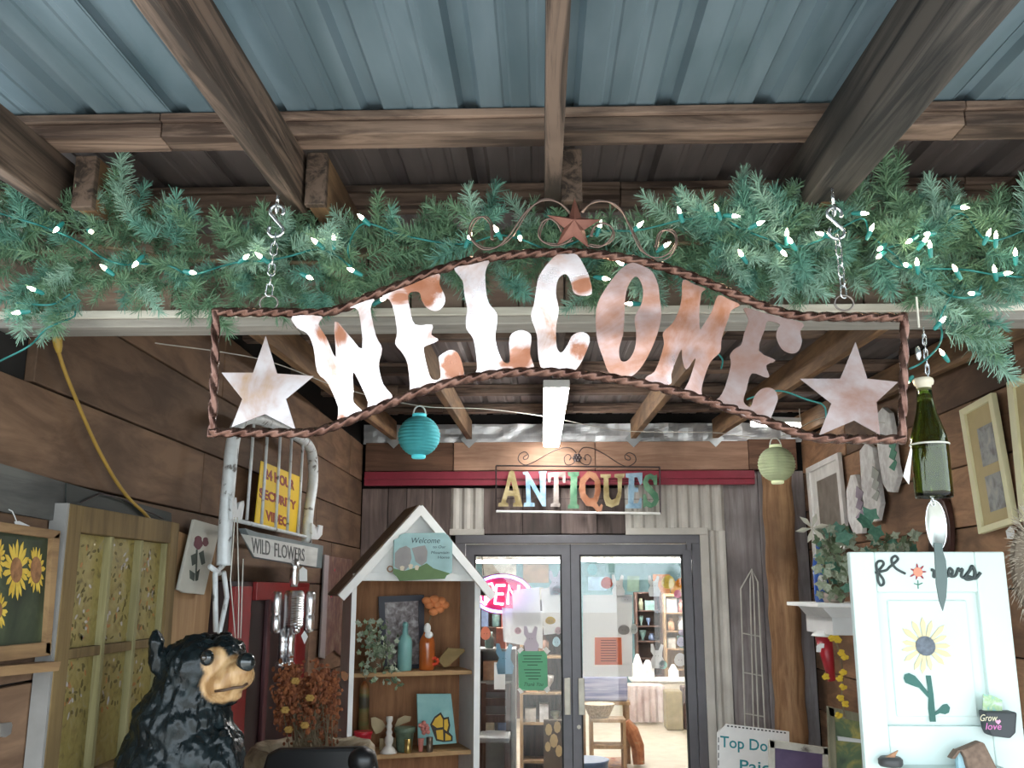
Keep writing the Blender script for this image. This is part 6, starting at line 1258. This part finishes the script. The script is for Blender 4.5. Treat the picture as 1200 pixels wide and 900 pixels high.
thing('floor_rug', MB().box(at(684, 892, 8.9).x, at(748, 892, 8.9).x, 9.2, 10.7, .001, .012), mixmat('pattern_rug', [(.3, (.25, .06, .05)), (.5, (.45, .30, .2)), (.7, (.15, .12, .18))], 12, .9), 'patterned red rug on the shop floor', 'rug')
thing('blue_tub', MB().lathe([(.12, 0), (.14, .02), (.17, .5), (.18, .52), (.16, .52)], (at(686, 870, 7.5).x, 7.5, 0), 18), plain('tub_blue', (.10, .17, .30), .4), 'blue plastic tub just inside the right door', 'tub', smooth=True)
gpt = T('leaf_painting', 'tan leaf patterned painting on the floor behind the left door', 'painting', PY(9.2).p(648, 900)); obj('canvas', MB().pp(PY(9.2), [(637, 843), (659, 843), (659, 960), (637, 960)], .02), plain('leaf_bg', (.10, .07, .05), .7), gpt)
lfm = MB()
for c, s in (((643, 855), 6), ((653, 852), 6), ((649, 868), 7), ((642, 875), 5), ((655, 880), 6)): lfm.pp(PY(9.2), [(c[0] + s * math.cos(t) * .7, c[1] + s * math.sin(t) * 1.2) for t in (0, .8, 1.57, 2.3, 3.14, 4, 4.71, 5.5)], .002, lift=.02)
obj('painted_leaves', lfm, plain('leaf_tan', (.50, .36, .18), .7), gpt)
dc = T('dark_chair', 'dark wooden ladder back chair inside the left door', 'chair', (at(578, 900, 8.0).x, 8.0, 0)); xd0, xd1 = at(562, 850, 8).x, at(598, 850, 8).x; zd = at(575, 860, 8).z
obj('seat', MB().box(xd0, xd1, 7.8, 8.2, zd - .04, zd), GRW, dc, bevel=.01)
for x in (xd0 + .02, xd1 - .02):
    obj('back_post', MB().box(x - .02, x + .02, 8.16, 8.2, 0, 1.0), DKWD, dc); obj('leg', MB().box(x - .02, x + .02, 7.8, 7.84, 0, zd - .04), DKWD, dc)
for z in (.72, .85, .96): obj('slat', MB().box(xd0 + .04, xd1 - .04, 8.17, 8.19, z - .03, z + .03), DKWD, dc)
# wall posters and toys high on the far shelves
for px, py, w_, h_, col, lb in ((700, 684, 22, 16, (.35, .52, .66), 'blue poster on the far shop wall'), (742, 684, 14, 18, (.30, .45, .36), 'green plant poster on the far shop wall'), (775, 684, 20, 22, (.62, .26, .10), 'orange poster on the far shop wall'), (797, 690, 22, 18, (.70, .38, .12), 'amber poster on the far shop wall'), (585, 668, 40, 14, (.50, .48, .42), 'pale panel on the far shop wall behind the OPEN sign'), (628, 672, 30, 22, (.34, .24, .16), 'brown panel on the far shop wall'), (650, 740, 30, 60, (.28, .12, .10), 'maroon panel on the far shop wall')):
    thing('wall_poster', MB().pp(PY(16.95), [(px - w_ / 2, py - h_ / 2), (px + w_ / 2, py - h_ / 2), (px + w_ / 2, py + h_ / 2), (px - w_ / 2, py + h_ / 2)], .02), plain('poster_print', col, .6, vary=.3, scale=6), lb, 'poster', 'posters on the far shop wall')

# second lit tube far right under the porch roof
a, b = at(880, 497, 6.5), at(938, 499, 6.5); t = T('tube_light', 'short bare lit tube under the porch roof at far right', 'ceiling light', (a + b) / 2)
obj('tube', MB().tube([a, b], .016, 8), plain('dim_tube', (1, .98, .94), .5, emit=10, vary=0), t, smooth=True); obj('batten', MB().bar(a + V((0, 0, .035)), b + V((0, 0, .035)), .05, .035), FIXW, t)
for p in (a, b): obj('stem', MB().tube([p + V((0, 0, .05)), V((p.x, p.y, ZR(6.5) + .14))], .004, 5), FIXW, t)
